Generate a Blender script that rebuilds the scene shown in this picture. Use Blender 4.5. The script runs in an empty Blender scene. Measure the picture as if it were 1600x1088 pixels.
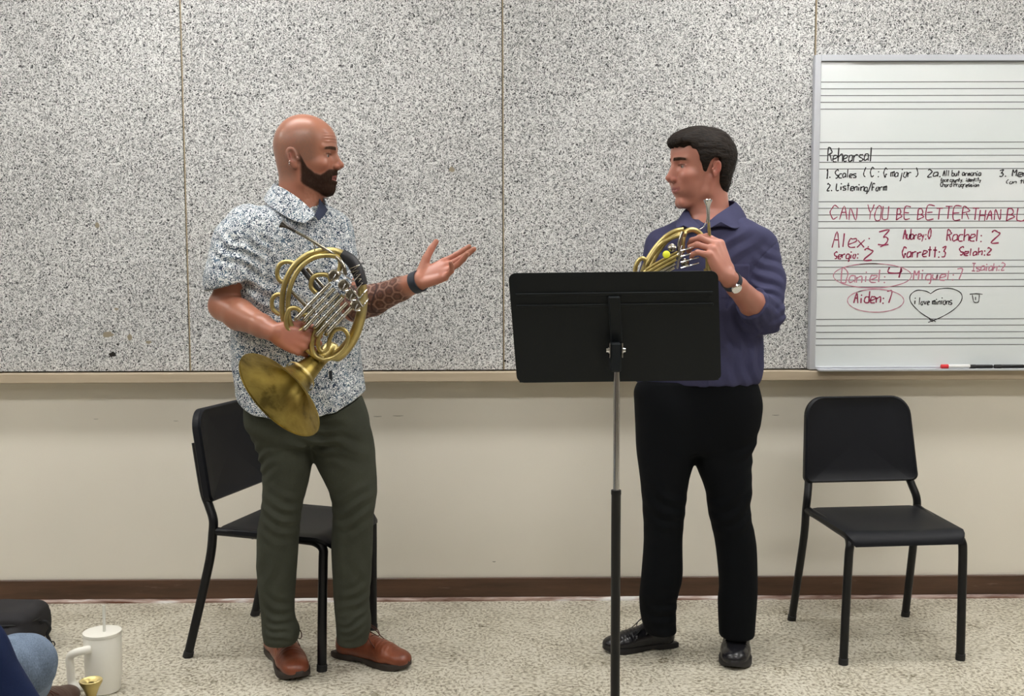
import bpy, math, random
import numpy as np
from mathutils import Matrix, Vector, Euler
random.seed(7)
V3 = lambda *a: np.array(a, float)
# ------------------------------------------------------------------ camera
W_PX, H_PX, F_PX = 1600.0, 1088.0, 1650.0
CAM = V3(0.0, -4.14, 1.353)
CAM_ROT = (Matrix.Rotation(math.radians(-0.45), 3, 'Z') @ Matrix.Rotation(math.radians(90 - 4.7), 3, 'X')
           @ Matrix.Rotation(math.radians(-0.18), 3, 'Z'))
scn = bpy.context.scene
cd = bpy.data.cameras.new('camera')
cd.sensor_width = 36.0
cd.lens = 36.0 * F_PX / W_PX
cd.clip_start = 0.02
cam = bpy.data.objects.new('camera', cd)
scn.collection.objects.link(cam)
cam.matrix_world = Matrix.Translation(CAM) @ CAM_ROT.to_4x4()
scn.camera = cam
RC = np.array(CAM_ROT)
# ------------------------------------------------------------------ world, exposure, ceiling light strength
scn.view_settings.view_transform = 'Standard'
scn.view_settings.look = 'None'
scn.view_settings.gamma = 1.0
scn.view_settings.use_curve_mapping = False
scn.view_settings.exposure = 0.0
wd = bpy.data.worlds.new('world'); scn.world = wd; wd.use_nodes = True
wd.node_tree.nodes['Background'].inputs[0].default_value = (0.9, 0.95, 1, 1)
wd.node_tree.nodes['Background'].inputs[1].default_value = 0.3
LIGHT_EMIT = 21.0
LIGHT_COL = (1.0, 0.985, 0.955)
LAMPS = [(x, y) for y in (-0.85, -2.3) for x in (-3.3, -1.1, 1.1, 3.3)] + [(-2.2, -4.6), (2.2, -4.6)]
ROOM = (-4.6, 4.6, -7.8, 0.0, 2.95)


def P(px, py, Y):
    """point of the plane y = Y seen at a photo position"""
    d = RC @ V3((px - W_PX / 2) / F_PX, -(py - H_PX / 2) / F_PX, -1.0)
    return CAM + d * ((Y - CAM[1]) / d[1])


def PZ(px, py, Z):
    d = RC @ V3((px - W_PX / 2) / F_PX, -(py - H_PX / 2) / F_PX, -1.0)
    return CAM + d * ((Z - CAM[2]) / d[2])


def nrm(v):
    v = np.asarray(v, float)
    return v / (np.linalg.norm(v) + 1e-12)


# ------------------------------------------------------------------ node materials
def mat(name, base=(0.5, 0.5, 0.5), rough=0.5, metal=0.0, spec=0.5, vcol=False, emit=None, coat=0.0):
    m = bpy.data.materials.new(name); m.use_nodes = True
    nt = m.node_tree; b = nt.nodes['Principled BSDF']
    b.inputs['Base Color'].default_value = (*base, 1)
    b.inputs['Roughness'].default_value = rough
    b.inputs['Metallic'].default_value = metal
    b.inputs['Specular IOR Level'].default_value = spec
    b.inputs['Coat Weight'].default_value = coat
    if emit:
        b.inputs['Emission Color'].default_value = (*LIGHT_COL, 1)
        b.inputs['Emission Strength'].default_value = emit
    if vcol:
        a = nt.nodes.new('ShaderNodeAttribute'); a.attribute_name = 'Col'
        nt.links.new(a.outputs['Color'], b.inputs['Base Color'])
    return m


class NT:
    def __init__(s, m):
        s.m = m; s.nt = m.node_tree; s.b = s.nt.nodes['Principled BSDF']
        s.geo = s.nt.nodes.new('ShaderNodeTexCoord').outputs['Object']

    def n(s, typ, ins=None, **kw):
        nd = s.nt.nodes.new(typ)
        for k, v in kw.items(): setattr(nd, k, v)
        for k, v in (ins or {}).items():
            if hasattr(v, 'links') or isinstance(v, bpy.types.NodeSocket): s.nt.links.new(v, nd.inputs[k])
            else: nd.inputs[k].default_value = v
        return nd

    def noise(s, vec, scale, detail=2.0, rough=0.5, dist=0.0):
        return s.n('ShaderNodeTexNoise', {'Vector': vec, 'Scale': scale, 'Detail': detail, 'Roughness': rough, 'Distortion': dist}).outputs[0]

    def math(s, op, a, b=0.0, c=0.0, clamp=False):
        return s.n('ShaderNodeMath', {0: a, 1: b, 2: c}, operation=op, use_clamp=clamp).outputs[0]

    def mapv(s, vec, scale=(1, 1, 1), rot=(0, 0, 0), loc=(0, 0, 0)):
        return s.n('ShaderNodeMapping', {'Vector': vec, 'Location': loc, 'Rotation': rot, 'Scale': scale}).outputs[0]

    def ramp(s, fac, stops, interp='LINEAR'):
        r = s.n('ShaderNodeValToRGB', {'Fac': fac}); cr = r.color_ramp; cr.interpolation = interp
        while len(cr.elements) < len(stops): cr.elements.new(0.5)
        for e, (p, c) in zip(cr.elements, stops):
            e.position = p; e.color = (*c, 1) if len(c) == 3 else c
        return r.outputs[0]

    def mix(s, f, a, b):
        r = s.n('ShaderNodeMix', data_type='RGBA')
        for k, v in ((0, f), (6, a), (7, b)):
            if isinstance(v, bpy.types.NodeSocket): s.nt.links.new(v, r.inputs[k])
            else: r.inputs[k].default_value = v if k == 0 else (*v, 1)
        return r.outputs[2]

    def col(s, c): s.nt.links.new(c, s.b.inputs['Base Color'])

    def bump(s, h, strength=0.3, dist=0.01):
        o = s.n('ShaderNodeBump', {'Height': h, 'Strength': strength, 'Distance': dist})
        s.nt.links.new(o.outputs[0], s.b.inputs['Normal'])


def cloth_mat(name, base, rough=0.85, var=0.25, bump=0.25, scale=900):
    m = mat(name, base, rough, spec=0.15); t = NT(m)
    a = t.noise(t.geo, 9, 4, 0.6); w = t.noise(t.mapv(t.geo, (scale, scale, scale * 0.4)), 1.0, 1)
    f = t.math('ADD', t.math('MULTIPLY', a, 0.6), t.math('MULTIPLY', w, 0.4))
    lo = tuple(c * (1 - var) for c in base); hi = tuple(min(1, c * (1 + var)) for c in base)
    t.col(t.ramp(f, [(0.3, lo), (0.7, hi)]))
    t.bump(w, bump, 0.001)
    return m


M = {}
# fibrous acoustic panels: pale wood-wool strands over dark gaps
m = mat('wood_wool', (0.5, 0.5, 0.5), 0.95, spec=0.1); t = NT(m); M['fibre'] = m
acc = None
for i, (ang, off) in enumerate(((0.3, 0), (1.35, 3.7), (2.4, 8.1))):
    warp = t.n('ShaderNodeTexNoise', {'Vector': t.mapv(t.geo, (1, 1, 1), loc=(off, 1, off)), 'Scale': 42.0, 'Detail': 1.0}).outputs[1]
    wv = t.n('ShaderNodeVectorMath', {0: warp, 1: (0.022, 0.022, 0.022)}, operation='MULTIPLY').outputs[0]
    v = t.n('ShaderNodeVectorMath', {0: t.geo, 1: wv}, operation='ADD').outputs[0]
    v = t.mapv(v, (1, 1, 1), (0, ang, 0), (off, off, off))
    v = t.mapv(v, (1.0, 1.0, 3.0))
    n_ = t.noise(v, 66.0, 0.0)
    l_ = t.math('ABSOLUTE', t.math('SUBTRACT', n_, 0.5))
    l_ = t.math('SUBTRACT', 1.0, t.math('MULTIPLY', l_, 4.8), clamp=True)
    acc = l_ if acc is None else t.math('MAXIMUM', acc, l_)
big = t.noise(t.geo, 2.2, 2)
fine = t.noise(t.geo, 420.0, 1)
v_ = t.math('ADD', t.math('MULTIPLY', acc, 0.9), t.math('MULTIPLY', t.math('SUBTRACT', fine, 0.5), 0.5))
v_ = t.math('ADD', v_, t.math('MULTIPLY', t.math('SUBTRACT', big, 0.5), 0.16))
FIB_RAMP = [(0.34, (0.05, 0.05, 0.053)), (0.56, (0.155, 0.157, 0.162)), (0.72, (0.50, 0.505, 0.505)), (0.86, (0.80, 0.80, 0.79))]
t.col(t.ramp(v_, FIB_RAMP)); t.bump(v_, 0.5, 0.003)

m = mat('painted_wall', (0.62, 0.56, 0.46), 0.6, spec=0.3); t = NT(m); M['wall'] = m
a = t.noise(t.geo, 1.3, 3); b_ = t.noise(t.geo, 260.0, 2)
t.col(t.ramp(a, [(0.25, (0.76, 0.72, 0.63)), (0.75, (0.81, 0.77, 0.68))])); t.bump(b_, 0.15, 0.002)
m = mat('ledge_paint', (0.50, 0.41, 0.29), 0.5, spec=0.3); t = NT(m); M['ledge'] = m
t.col(t.ramp(t.noise(t.mapv(t.geo, (3, 30, 60)), 1.0, 3), [(0.3, (0.44, 0.36, 0.26)), (0.7, (0.50, 0.42, 0.31))]))
m = mat('rubber_base', (0.07, 0.04, 0.025), 0.38, spec=0.5); t = NT(m); M['base'] = m
n1 = t.noise(t.mapv(t.geo, (2.5, 20, 22)), 1.0, 4, 0.6)
n2 = t.noise(t.mapv(t.geo, (6, 40, 60)), 1.0, 3, 0.7)
c = t.ramp(n1, [(0.3, (0.055, 0.027, 0.015)), (0.7, (0.12, 0.060, 0.034))])
t.col(t.mix(t.ramp(n2, [(0.66, (0, 0, 0)), (0.78, (1, 1, 1))]), c, (0.22, 0.15, 0.11)))
m = mat('worn_base_edge', (0.5, 0.4, 0.35), 0.3, spec=0.6); t = NT(m); M['base_edge'] = m
n1 = t.noise(t.mapv(t.geo, (3.5, 3, 40)), 1.0, 4, 0.6)
t.col(t.ramp(n1, [(0.38, (0.13, 0.05, 0.025)), (0.52, (0.42, 0.30, 0.25)), (0.62, (0.8, 0.78, 0.76))]))
# vinyl composition tile
m = mat('vinyl_tile', (0.5, 0.47, 0.38), 0.32, spec=0.45); t = NT(m); M['floor'] = m
ck = t.n('ShaderNodeTexChecker', {'Vector': t.mapv(t.geo, (1, 1, 0), loc=(0.07, 0.11, 0.5)), 'Scale': 1 / 0.305}).outputs[1]
dv = t.n('ShaderNodeTexNoise', {'Vector': t.geo, 'Scale': 22.0, 'Detail': 2.0}).outputs[1]
dv = t.n('ShaderNodeVectorMath', {0: dv, 1: (0.03, 0.03, 0.0)}, operation='MULTIPLY').outputs[0]
vv = t.n('ShaderNodeVectorMath', {0: t.geo, 1: dv}, operation='ADD').outputs[0]
na = t.noise(t.mapv(vv, (68, 98, 1)), 1.0, 3.5, 0.62); nb = t.noise(t.mapv(vv, (98, 68, 1), loc=(3, 5, 0)), 1.0, 3.5, 0.62)
nm = t.math('ADD', t.math('MULTIPLY', na, t.math('SUBTRACT', 1.0, ck)), t.math('MULTIPLY', nb, ck))
cl = t.noise(t.geo, 7.0, 2)
nm = t.math('ADD', nm, t.math('MULTIPLY', t.math('SUBTRACT', cl, 0.5), 0.18))
c = t.ramp(nm, [(0.30, (0.13, 0.108, 0.072)), (0.42, (0.34, 0.305, 0.225)), (0.50, (0.60, 0.56, 0.455)), (0.62, (0.76, 0.73, 0.64)), (0.74, (0.44, 0.40, 0.31))])
br = t.n('ShaderNodeTexBrick', {'Vector': t.mapv(t.geo, (1, 1, 1), loc=(0.07, 0.11, 0)), 'Scale': 1.0, 'Mortar Size': 0.0011, 'Brick Width': 0.305, 'Row Height': 0.305, 'Mortar Smooth': 0.4}, offset=0.0)
t.col(t.mix(t.math('MULTIPLY', br.outputs['Fac'], 0.3), c, (0.2, 0.17, 0.12)))
t.nt.links.new(t.ramp(cl, [(0.2, (0.24,) * 3), (0.8, (0.42,) * 3)]), t.b.inputs['Roughness'])
m = mat('ceiling_tile', (0.75, 0.74, 0.70), 0.9); t = NT(m); M['ceil'] = m
br = t.n('ShaderNodeTexBrick', {'Vector': t.geo, 'Scale': 1.0, 'Mortar Size': 0.012, 'Brick Width': 1.22, 'Row Height': 0.61}, offset=0.0)
t.col(t.mix(br.outputs['Fac'], (0.72, 0.71, 0.68), (0.85, 0.85, 0.83)))
M['emit'] = mat('lamp_diffuser', (0.9, 0.9, 0.9), 0.4, emit=LIGHT_EMIT)
M['white_metal'] = mat('white_enamel', (0.8, 0.8, 0.8), 0.4)
M['alu'] = mat('brushed_aluminium', (0.60, 0.62, 0.67), 0.42, metal=0.55)
t = NT(M['alu']); t.bump(t.noise(t.mapv(t.geo, (3, 3, 400)), 1.0, 2), 0.05, 0.001)
m = mat('whiteboard_enamel', (0.74, 0.78, 0.79), 0.16, spec=0.5, coat=0.3); t = NT(m); M['board'] = m
t.col(t.ramp(t.noise(t.mapv(t.geo, (1.5, 1, 3)), 1.0, 3), [(0.3, (0.69, 0.745, 0.75)), (0.7, (0.76, 0.79, 0.80))]))
M['ink_black'] = mat('black_marker_ink', (0.02, 0.02, 0.025), 0.6)
M['ink_red'] = mat('dark_red_marker_ink', (0.30, 0.025, 0.085), 0.6)
M['ink_pink'] = mat('faded_red_marker_ink', (0.52, 0.22, 0.30), 0.6)
M['stave'] = mat('stave_line_ink', (0.10, 0.10, 0.11), 0.5)
m = mat('black_plastic', (0.0045, 0.0055, 0.009), 0.5, spec=0.28); t = NT(m); M['shell'] = m
t.bump(t.noise(t.geo, 700.0, 2), 0.18, 0.001)
m = mat('black_powder_coat', (0.004, 0.0045, 0.006), 0.38, spec=0.35); t = NT(m); M['black_metal'] = m
t.bump(t.noise(t.geo, 500.0, 1), 0.08, 0.001)
M['rubber'] = mat('black_rubber', (0.012, 0.012, 0.013), 0.7)
m = mat('stand_steel_black', (0.0075, 0.0105, 0.013), 0.55, spec=0.25); t = NT(m); M['stand'] = m
t.bump(t.noise(t.geo, 450.0, 2), 0.15, 0.001)
M['chrome'] = mat('chrome', (0.62, 0.63, 0.65), 0.14, metal=1.0)
m = mat('nickel_silver', (0.66, 0.63, 0.58), 0.2, metal=1.0); M['nickel'] = m
t = NT(m); t.col(t.ramp(t.noise(t.geo, 40.0, 3), [(0.3, (0.33, 0.30, 0.24)), (0.7, (0.56, 0.53, 0.46))]))
m = mat('worn_brass', (0.6, 0.45, 0.15), 0.24, metal=1.0); M['brass'] = m; t = NT(m)
n1 = t.noise(t.geo, 11.0, 4, 0.6); n2 = t.noise(t.geo, 60.0, 3, 0.6)
t.col(t.ramp(n1, [(0.3, (0.40, 0.31, 0.12)), (0.55, (0.56, 0.46, 0.20)), (0.75, (0.66, 0.57, 0.30))]))
t.nt.links.new(t.ramp(n2, [(0.3, (0.30,) * 3), (0.7, (0.48,) * 3)]), t.b.inputs['Roughness'])
m = mat('tarnished_bell_brass', (0.5, 0.38, 0.12), 0.34, metal=1.0); M['bell'] = m; t = NT(m)
n1 = t.noise(t.geo, 16.0, 4, 0.6, 0.4); n2 = t.noise(t.geo, 90.0, 3, 0.6)
t.col(t.ramp(n1, [(0.30, (0.17, 0.125, 0.035)), (0.46, (0.36, 0.27, 0.075)), (0.70, (0.47, 0.36, 0.10))]))
t.nt.links.new(t.ramp(n2, [(0.3, (0.32,) * 3), (0.7, (0.50,) * 3)]), t.b.inputs['Roughness'])
M['dark_metal'] = mat('darkened_metal', (0.10, 0.095, 0.09), 0.3, metal=1.0)
M['leather_black'] = mat('black_leather', (0.016, 0.016, 0.02), 0.45)
M['yellow'] = mat('yellow_tag', (0.75, 0.78, 0.03), 0.5)
m = mat('brown_leather', (0.22, 0.06, 0.028), 0.36, spec=0.5); M['brown'] = m; t = NT(m)
t.col(t.ramp(t.noise(t.geo, 14.0, 4, 0.6), [(0.3, (0.15, 0.037, 0.018)), (0.7, (0.29, 0.082, 0.036))])); t.bump(t.noise(t.geo, 350.0, 2), 0.12, 0.001)
M['brown_sole'] = mat('dark_brown_sole', (0.035, 0.025, 0.02), 0.6)
M['brown_lace'] = mat('brown_lace', (0.09, 0.03, 0.018), 0.7)
m = mat('black_shoe_leather', (0.012, 0.012, 0.015), 0.25, spec=0.5); M['blackshoe'] = m; t = NT(m)
t.bump(t.noise(t.mapv(t.geo, (40, 40, 90)), 1.0, 3), 0.25, 0.002)
M['black_sole'] = mat('black_sole', (0.012, 0.011, 0.012), 0.55)
M['olive'] = cloth_mat('olive_twill', (0.052, 0.056, 0.042), 0.88, 0.22)
M['blacktrouser'] = cloth_mat('black_wool', (0.0022, 0.003, 0.0045), 0.85, 0.2, 0.1)
M['navyshirt'] = cloth_mat('slate_navy_cotton', (0.052, 0.053, 0.112), 0.75, 0.16)
M['denim'] = cloth_mat('light_denim', (0.165, 0.215, 0.295), 0.9, 0.45, 0.5, 420)
M['dark_brown'] = mat('dark_brown_leather', (0.075, 0.042, 0.03), 0.5)
M['navy'] = cloth_mat('navy_cotton', (0.008, 0.016, 0.055), 0.85, 0.25)
M['greyknit'] = cloth_mat('grey_knit', (0.16, 0.16, 0.17), 0.9, 0.2)
M['bag'] = cloth_mat('charcoal_nylon', (0.035, 0.034, 0.038), 0.7, 0.3)
m = mat('printed_cotton', (0.7, 0.72, 0.74), 0.85, spec=0.2); M['print'] = m; t = NT(m)
wv = t.n('ShaderNodeVectorMath', {0: t.n('ShaderNodeTexNoise', {'Vector': t.geo, 'Scale': 70.0, 'Detail': 1.0}).outputs[1], 1: (0.013,) * 3}, operation='MULTIPLY').outputs[0]
v = t.n('ShaderNodeVectorMath', {0: t.geo, 1: wv}, operation='ADD').outputs[0]
vo = t.n('ShaderNodeTexVoronoi', {'Vector': v, 'Scale': 94.0}).outputs['Distance']
sn = t.math('SINE', t.math('MULTIPLY', vo, 17.0))
n3 = t.noise(v, 85.0, 1)
sn = t.math('ADD', t.math('MULTIPLY', sn, 0.32), n3)
c = t.ramp(sn, [(0.34, (0.035, 0.05, 0.085)), (0.49, (0.20, 0.26, 0.31)), (0.58, (0.62, 0.66, 0.68)), (0.9, (0.76, 0.78, 0.79))])
t.col(t.mix(t.ramp(t.noise(t.geo, 26.0, 2), [(0.45, (0, 0, 0)), (0.62, (0.8, 0.8, 0.8))]), c, t.ramp(sn, [(0.40, (0.12, 0.18, 0.24)), (0.62, (0.78, 0.80, 0.80))])))
M['inner_collar'] = cloth_mat('dark_collar_lining', (0.03, 0.035, 0.06))
M['cup'] = mat('cream_enamel', (0.88, 0.865, 0.79), 0.35)
M['straw'] = mat('clear_straw', (0.80, 0.80, 0.74), 0.2)
M['eye_white'] = mat('eye_white', (0.30, 0.25, 0.225), 0.3)
M['iris'] = mat('dark_iris', (0.022, 0.016, 0.012), 0.12)
M['skin'] = mat('skin', (0.5, 0.25, 0.18), 0.36, spec=0.45, vcol=True)
M['skin'].node_tree.nodes['Principled BSDF'].inputs['Subsurface Weight'].default_value = 0.12
M['skin'].node_tree.nodes['Principled BSDF'].inputs['Subsurface Radius'].default_value = (0.012, 0.004, 0.002)
t = NT(M['skin']); t.bump(t.noise(t.geo, 300.0, 2), 0.08, 0.001)
at_ = t.n('ShaderNodeAttribute', attribute_name='Col')
t.nt.links.new(t.ramp(t.n('ShaderNodeRGBToBW', {0: at_.outputs['Color']}).outputs[0], [(0.04, (0.9,) * 3), (0.13, (0.34,) * 3)]), t.b.inputs['Roughness'])
t.nt.links.new(t.ramp(t.n('ShaderNodeRGBToBW', {0: at_.outputs['Color']}).outputs[0], [(0.04, (0.05,) * 3), (0.13, (0.36,) * 3)]), t.b.inputs['Specular IOR Level'])
m = mat('dark_hair', (0.03, 0.02, 0.014), 0.6, spec=0.15); M['hair'] = m; t = NT(m)
st = t.noise(t.mapv(t.geo, (60, 60, 230), (0, 0.45, 0)), 1.0, 3, 0.6)
t.col(t.ramp(st, [(0.3, (0.004, 0.003, 0.0027)), (0.72, (0.024, 0.016, 0.011))])); t.bump(st, 0.7, 0.004)
M['strap'] = mat('wrist_strap', (0.016, 0.022, 0.035), 0.6)
M['hole'] = mat('dark_hole', (0.01, 0.008, 0.006), 0.9)
M['stain'] = mat('tan_fibre_stain', (0.30, 0.26, 0.19), 0.95)
M['joint'] = mat('panel_edge_wood', (0.36, 0.29, 0.19), 0.8)
M['scuff'] = mat('wall_scuff', (0.22, 0.19, 0.15), 0.8)
M['red_plastic'] = mat('red_plastic', (0.65, 0.02, 0.03), 0.35)
M['white_plastic'] = mat('white_plastic', (0.75, 0.75, 0.75), 0.35)
M['silver_jewel'] = mat('silver', (0.8, 0.8, 0.8), 0.15, metal=1)

# ------------------------------------------------------------------ object helpers
ORG = {}
COL = scn.collection


def mesh_obj(name, verts, faces, m, parent=None, smooth=True, cols=None, angle=None):
    verts = np.asarray(verts, float)
    if parent is not None: verts = verts - ORG.get(parent.name, V3(0, 0, 0))
    me = bpy.data.meshes.new(name)
    if isinstance(faces, np.ndarray):
        me.vertices.add(len(verts)); me.vertices.foreach_set('co', verts.astype(np.float32).ravel())
        nf = len(faces); me.loops.add(nf * 4); me.loops.foreach_set('vertex_index', faces.astype(np.int32).ravel())
        me.polygons.add(nf); me.polygons.foreach_set('loop_start', np.arange(nf, dtype=np.int32) * 4)
        me.update(calc_edges=True)
    else:
        me.from_pydata([tuple(v) for v in verts], [], faces)
    me.materials.append(m)
    me.polygons.foreach_set('use_smooth', [bool(smooth)] * len(me.polygons))
    if smooth and angle:
        me.set_sharp_from_angle(angle=math.radians(angle))
    if cols is not None:
        a = me.attributes.new('Col', 'FLOAT_COLOR', 'POINT')
        c4 = np.ones((len(verts), 4), np.float32); c4[:, :3] = cols
        a.data.foreach_set('color', c4.ravel())
    me.update()
    o = bpy.data.objects.new(name, me); COL.objects.link(o)
    if parent is not None:
        o.parent = parent; ORG[o.name] = ORG.get(parent.name, V3(0, 0, 0))
    return o


def thing(name, label, cat, loc=(0, 0, 0), group=None, local=False):
    o = bpy.data.objects.new(name, None); COL.objects.link(o)
    o.empty_display_size = 0.05
    if not local: o.location = tuple(float(v) for v in loc)
    ORG[o.name] = V3(0, 0, 0) if local else V3(*loc)
    o['label'] = label; o['category'] = cat
    if group: o['group'] = group
    return o


def tag(o, label, cat, group=None):
    o['label'] = label; o['category'] = cat
    if group: o['group'] = group
    return o


def struct(o): o['kind'] = 'structure'; return o


class MB:
    """collects shapes into one mesh"""
    def __init__(s): s.v = []; s.f = []

    def add(s, v, f):
        k = len(s.v); s.v += [tuple(float(c) for c in p) for p in v]; s.f += [tuple(i + k for i in q) for q in f]; return s

    def box(s, lo, hi, bev=0.0, R=None, c=None):
        lo = np.array(lo, float); hi = np.array(hi, float)
        if bev <= 0:
            v = [(x, y, z) for z in (lo[2], hi[2]) for y in (lo[1], hi[1]) for x in (lo[0], hi[0])]
            f = [(0, 2, 3, 1), (4, 5, 7, 6), (0, 1, 5, 4), (2, 6, 7, 3), (0, 4, 6, 2), (1, 3, 7, 5)]
        else:
            b = bev; v = []; idx = {}
            for sx in (0, 1):
                for sy in (0, 1):
                    for sz in (0, 1):
                        cn = [hi[0] if sx else lo[0], hi[1] if sy else lo[1], hi[2] if sz else lo[2]]
                        sg = [-1 if sx else 1, -1 if sy else 1, -1 if sz else 1]
                        for a in range(3):
                            p = [cn[i] + (0 if i == a else sg[i] * b) for i in range(3)]
                            idx[(sx, sy, sz, a)] = len(v); v.append(tuple(p))
            f = []
            for a in range(3):
                o1, o2 = [i for i in range(3) if i != a]
                for s_ in (0, 1):
                    q = []
                    for (u, w) in ((0, 0), (1, 0), (1, 1), (0, 1)):
                        k = [0, 0, 0]; k[a] = s_; k[o1] = u; k[o2] = w; q.append(idx[(*k, a)])
                    f.append(tuple(q))
            for a in range(3):
                o1, o2 = [i for i in range(3) if i != a]
                for u in (0, 1):
                    for w in (0, 1):
                        k0 = [0, 0, 0]; k1 = [0, 0, 0]; k0[a] = 0; k1[a] = 1
                        for k in (k0, k1): k[o1] = u; k[o2] = w
                        f.append((idx[(*k0, o1)], idx[(*k1, o1)], idx[(*k1, o2)], idx[(*k0, o2)]))
            for sx in (0, 1):
                for sy in (0, 1):
                    for sz in (0, 1): f.append(tuple(idx[(sx, sy, sz, a)] for a in range(3)))
        if R is not None:
            v = [np.array(R) @ np.array(p) + (0 if c is None else np.array(c)) for p in v]
        return s.add(v, f)

    def tube(s, pts, r, seg=12, smooth=0, caps=True, flat=None):
        pts = [np.asarray(p, float) for p in pts]
        rr = list(r) if hasattr(r, '__len__') else [r] * len(pts)
        if smooth:
            pts, rr = catmull(pts, rr, smooth)
        n = len(pts); T = []
        for i in range(n):
            a = pts[max(i - 1, 0)]; b = pts[min(i + 1, n - 1)]; T.append(nrm(b - a))
        up = V3(0, 0, 1) if abs(T[0][2]) < 0.9 else V3(0, 1, 0)
        N = nrm(np.cross(T[0], up)); vs = []
        for i in range(n):
            N = nrm(N - T[i] * (N @ T[i])); B = np.cross(T[i], N)
            for k in range(seg):
                a = 2 * math.pi * k / seg
                vs.append(pts[i] + rr[i] * (math.cos(a) * N + math.sin(a) * B))
        if flat is not None:      # squash along a world direction
            u, kk = nrm(flat[0]), flat[1]
            for i in range(n):
                for k in range(seg):
                    d = vs[i * seg + k] - pts[i]; vs[i * seg + k] = pts[i] + d - u * (d @ u) * (1 - kk)
        fs = []
        for i in range(n - 1):
            for k in range(seg):
                k2 = (k + 1) % seg
                fs.append((i * seg + k, i * seg + k2, (i + 1) * seg + k2, (i + 1) * seg + k))
        if caps:
            fs.append(tuple(range(seg))[::-1]); fs.append(tuple((n - 1) * seg + k for k in range(seg)))
        return s.add(vs, fs)

    def lathe(s, base, axis, prof, seg=32, cap0=False, cap1=False):
        base = np.asarray(base, float); ax = nrm(axis)
        up = V3(0, 0, 1) if abs(ax[2]) < 0.9 else V3(1, 0, 0)
        N = nrm(np.cross(ax, up)); B = np.cross(ax, N); vs = []; fs = []
        for (h, r) in prof:
            for k in range(seg):
                a = 2 * math.pi * k / seg
                vs.append(base + ax * h + r * (math.cos(a) * N + math.sin(a) * B))
        for i in range(len(prof) - 1):
            for k in range(seg):
                k2 = (k + 1) % seg
                fs.append((i * seg + k, i * seg + k2, (i + 1) * seg + k2, (i + 1) * seg + k))
        n = len(prof)
        if cap0: fs.append(tuple(range(seg))[::-1])
        if cap1: fs.append(tuple((n - 1) * seg + k for k in range(seg)))
        return s.add(vs, fs)

    def prism(s, poly, thick, R, c):
        """2D outline in local x,z thickened along local y, then placed"""
        n = len(poly); vs = [(p[0], 0, p[1]) for p in poly] + [(p[0], thick, p[1]) for p in poly]
        fs = [tuple(range(n)), tuple(range(2 * n - 1, n - 1, -1))] + [(i, i + n, (i + 1) % n + n, (i + 1) % n) for i in range(n)]
        return s.add([np.array(R) @ np.array(p) + np.array(c) for p in vs], fs)

    def build(s, name, m, parent=None, smooth=True, angle=40):
        o = mesh_obj(name, s.v, s.f, m, parent, smooth, None, angle)
        import bmesh
        bm = bmesh.new(); bm.from_mesh(o.data); bmesh.ops.recalc_face_normals(bm, faces=bm.faces); bm.to_mesh(o.data); bm.free()
        if smooth and angle: o.data.set_sharp_from_angle(angle=math.radians(angle))
        return o


def catmull(pts, rr, k):
    out = []; ro = []; n = len(pts)
    for i in range(n - 1):
        p0 = pts[max(i - 1, 0)]; p1 = pts[i]; p2 = pts[i + 1]; p3 = pts[min(i + 2, n - 1)]
        for j in range(k):
            t = j / k
            out.append(0.5 * ((2 * p1) + (-p0 + p2) * t + (2 * p0 - 5 * p1 + 4 * p2 - p3) * t * t + (-p0 + 3 * p1 - 3 * p2 + p3) * t ** 3))
            ro.append(rr[i] + (rr[i + 1] - rr[i]) * t)
    out.append(pts[-1]); ro.append(rr[-1])
    return out, ro


def ropoly(w, h, r, n=6, cx=0, cz=0):
    out = []
    for (sx, sz, a0) in ((1, 1, 0), (-1, 1, 90), (-1, -1, 180), (1, -1, 270)):
        for k in range(n + 1):
            a = math.radians(a0 + 90 * k / n)
            out.append((cx + sx * (w / 2 - r) + r * math.cos(a), cz + sz * (h / 2 - r) + r * math.sin(a)))
    return out


I3 = np.eye(3)


def rotz(a):
    c, s_ = math.cos(a), math.sin(a); return np.array([[c, -s_, 0], [s_, c, 0], [0, 0, 1.0]])


def rotx(a):
    c, s_ = math.cos(a), math.sin(a); return np.array([[1.0, 0, 0], [0, c, -s_], [0, s_, c]])


# ------------------------------------------------------------------ the room
x0, x1, y0, y1, zc = ROOM
struct(MB().box((x0 - .1, y0 - .1, -0.1), (x1 + .1, y1 + .1, 0)).build('floor', M['floor'], smooth=False))
struct(MB().box((x0 - .1, y0 - .1, zc), (x1 + .1, y1 + .1, zc + 0.1)).build('ceiling', M['ceil'], smooth=False))
wb = struct(MB().box((x0 - .1, 0, 0), (x1 + .1, 0.1, zc)).build('wall_back', M['wall'], smooth=False))
M['wall_tan'] = mat('tan_wall', (0.30, 0.26, 0.21), 0.8)  # unseen walls toned darker to cut the frontal fill light
struct(MB().box((x0 - .1, y0, 0), (x0, y1, zc)).build('wall_left', M['wall_tan'], smooth=False))
struct(MB().box((x1, y0, 0), (x1 + .1, y1, zc)).build('wall_right', M['wall_tan'], smooth=False))
struct(MB().box((x0 - .1, y0 - .1, 0), (x1 + .1, y0, zc)).build('wall_front', M['wall_tan'], smooth=False))
zbase = P(700, 904, -0.012)[2]
struct(MB().box((x0, -0.012, 0.014), (x1, 0, zbase), 0.002).build('baseboard_back', M['base'], smooth=False))
struct(MB().add([(x0, -0.013, 0.014), (x1, -0.013, 0.014), (x1, -0.020, 0.006), (x0, -0.020, 0.006), (x0, -0.022, 0.0), (x1, -0.022, 0.0), (x1, 0, 0.014), (x0, 0, 0.014)],
                [(0, 1, 2, 3), (3, 2, 5, 4), (7, 6, 1, 0)]).build('trim_1', M['base_edge'], smooth=False))
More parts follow.
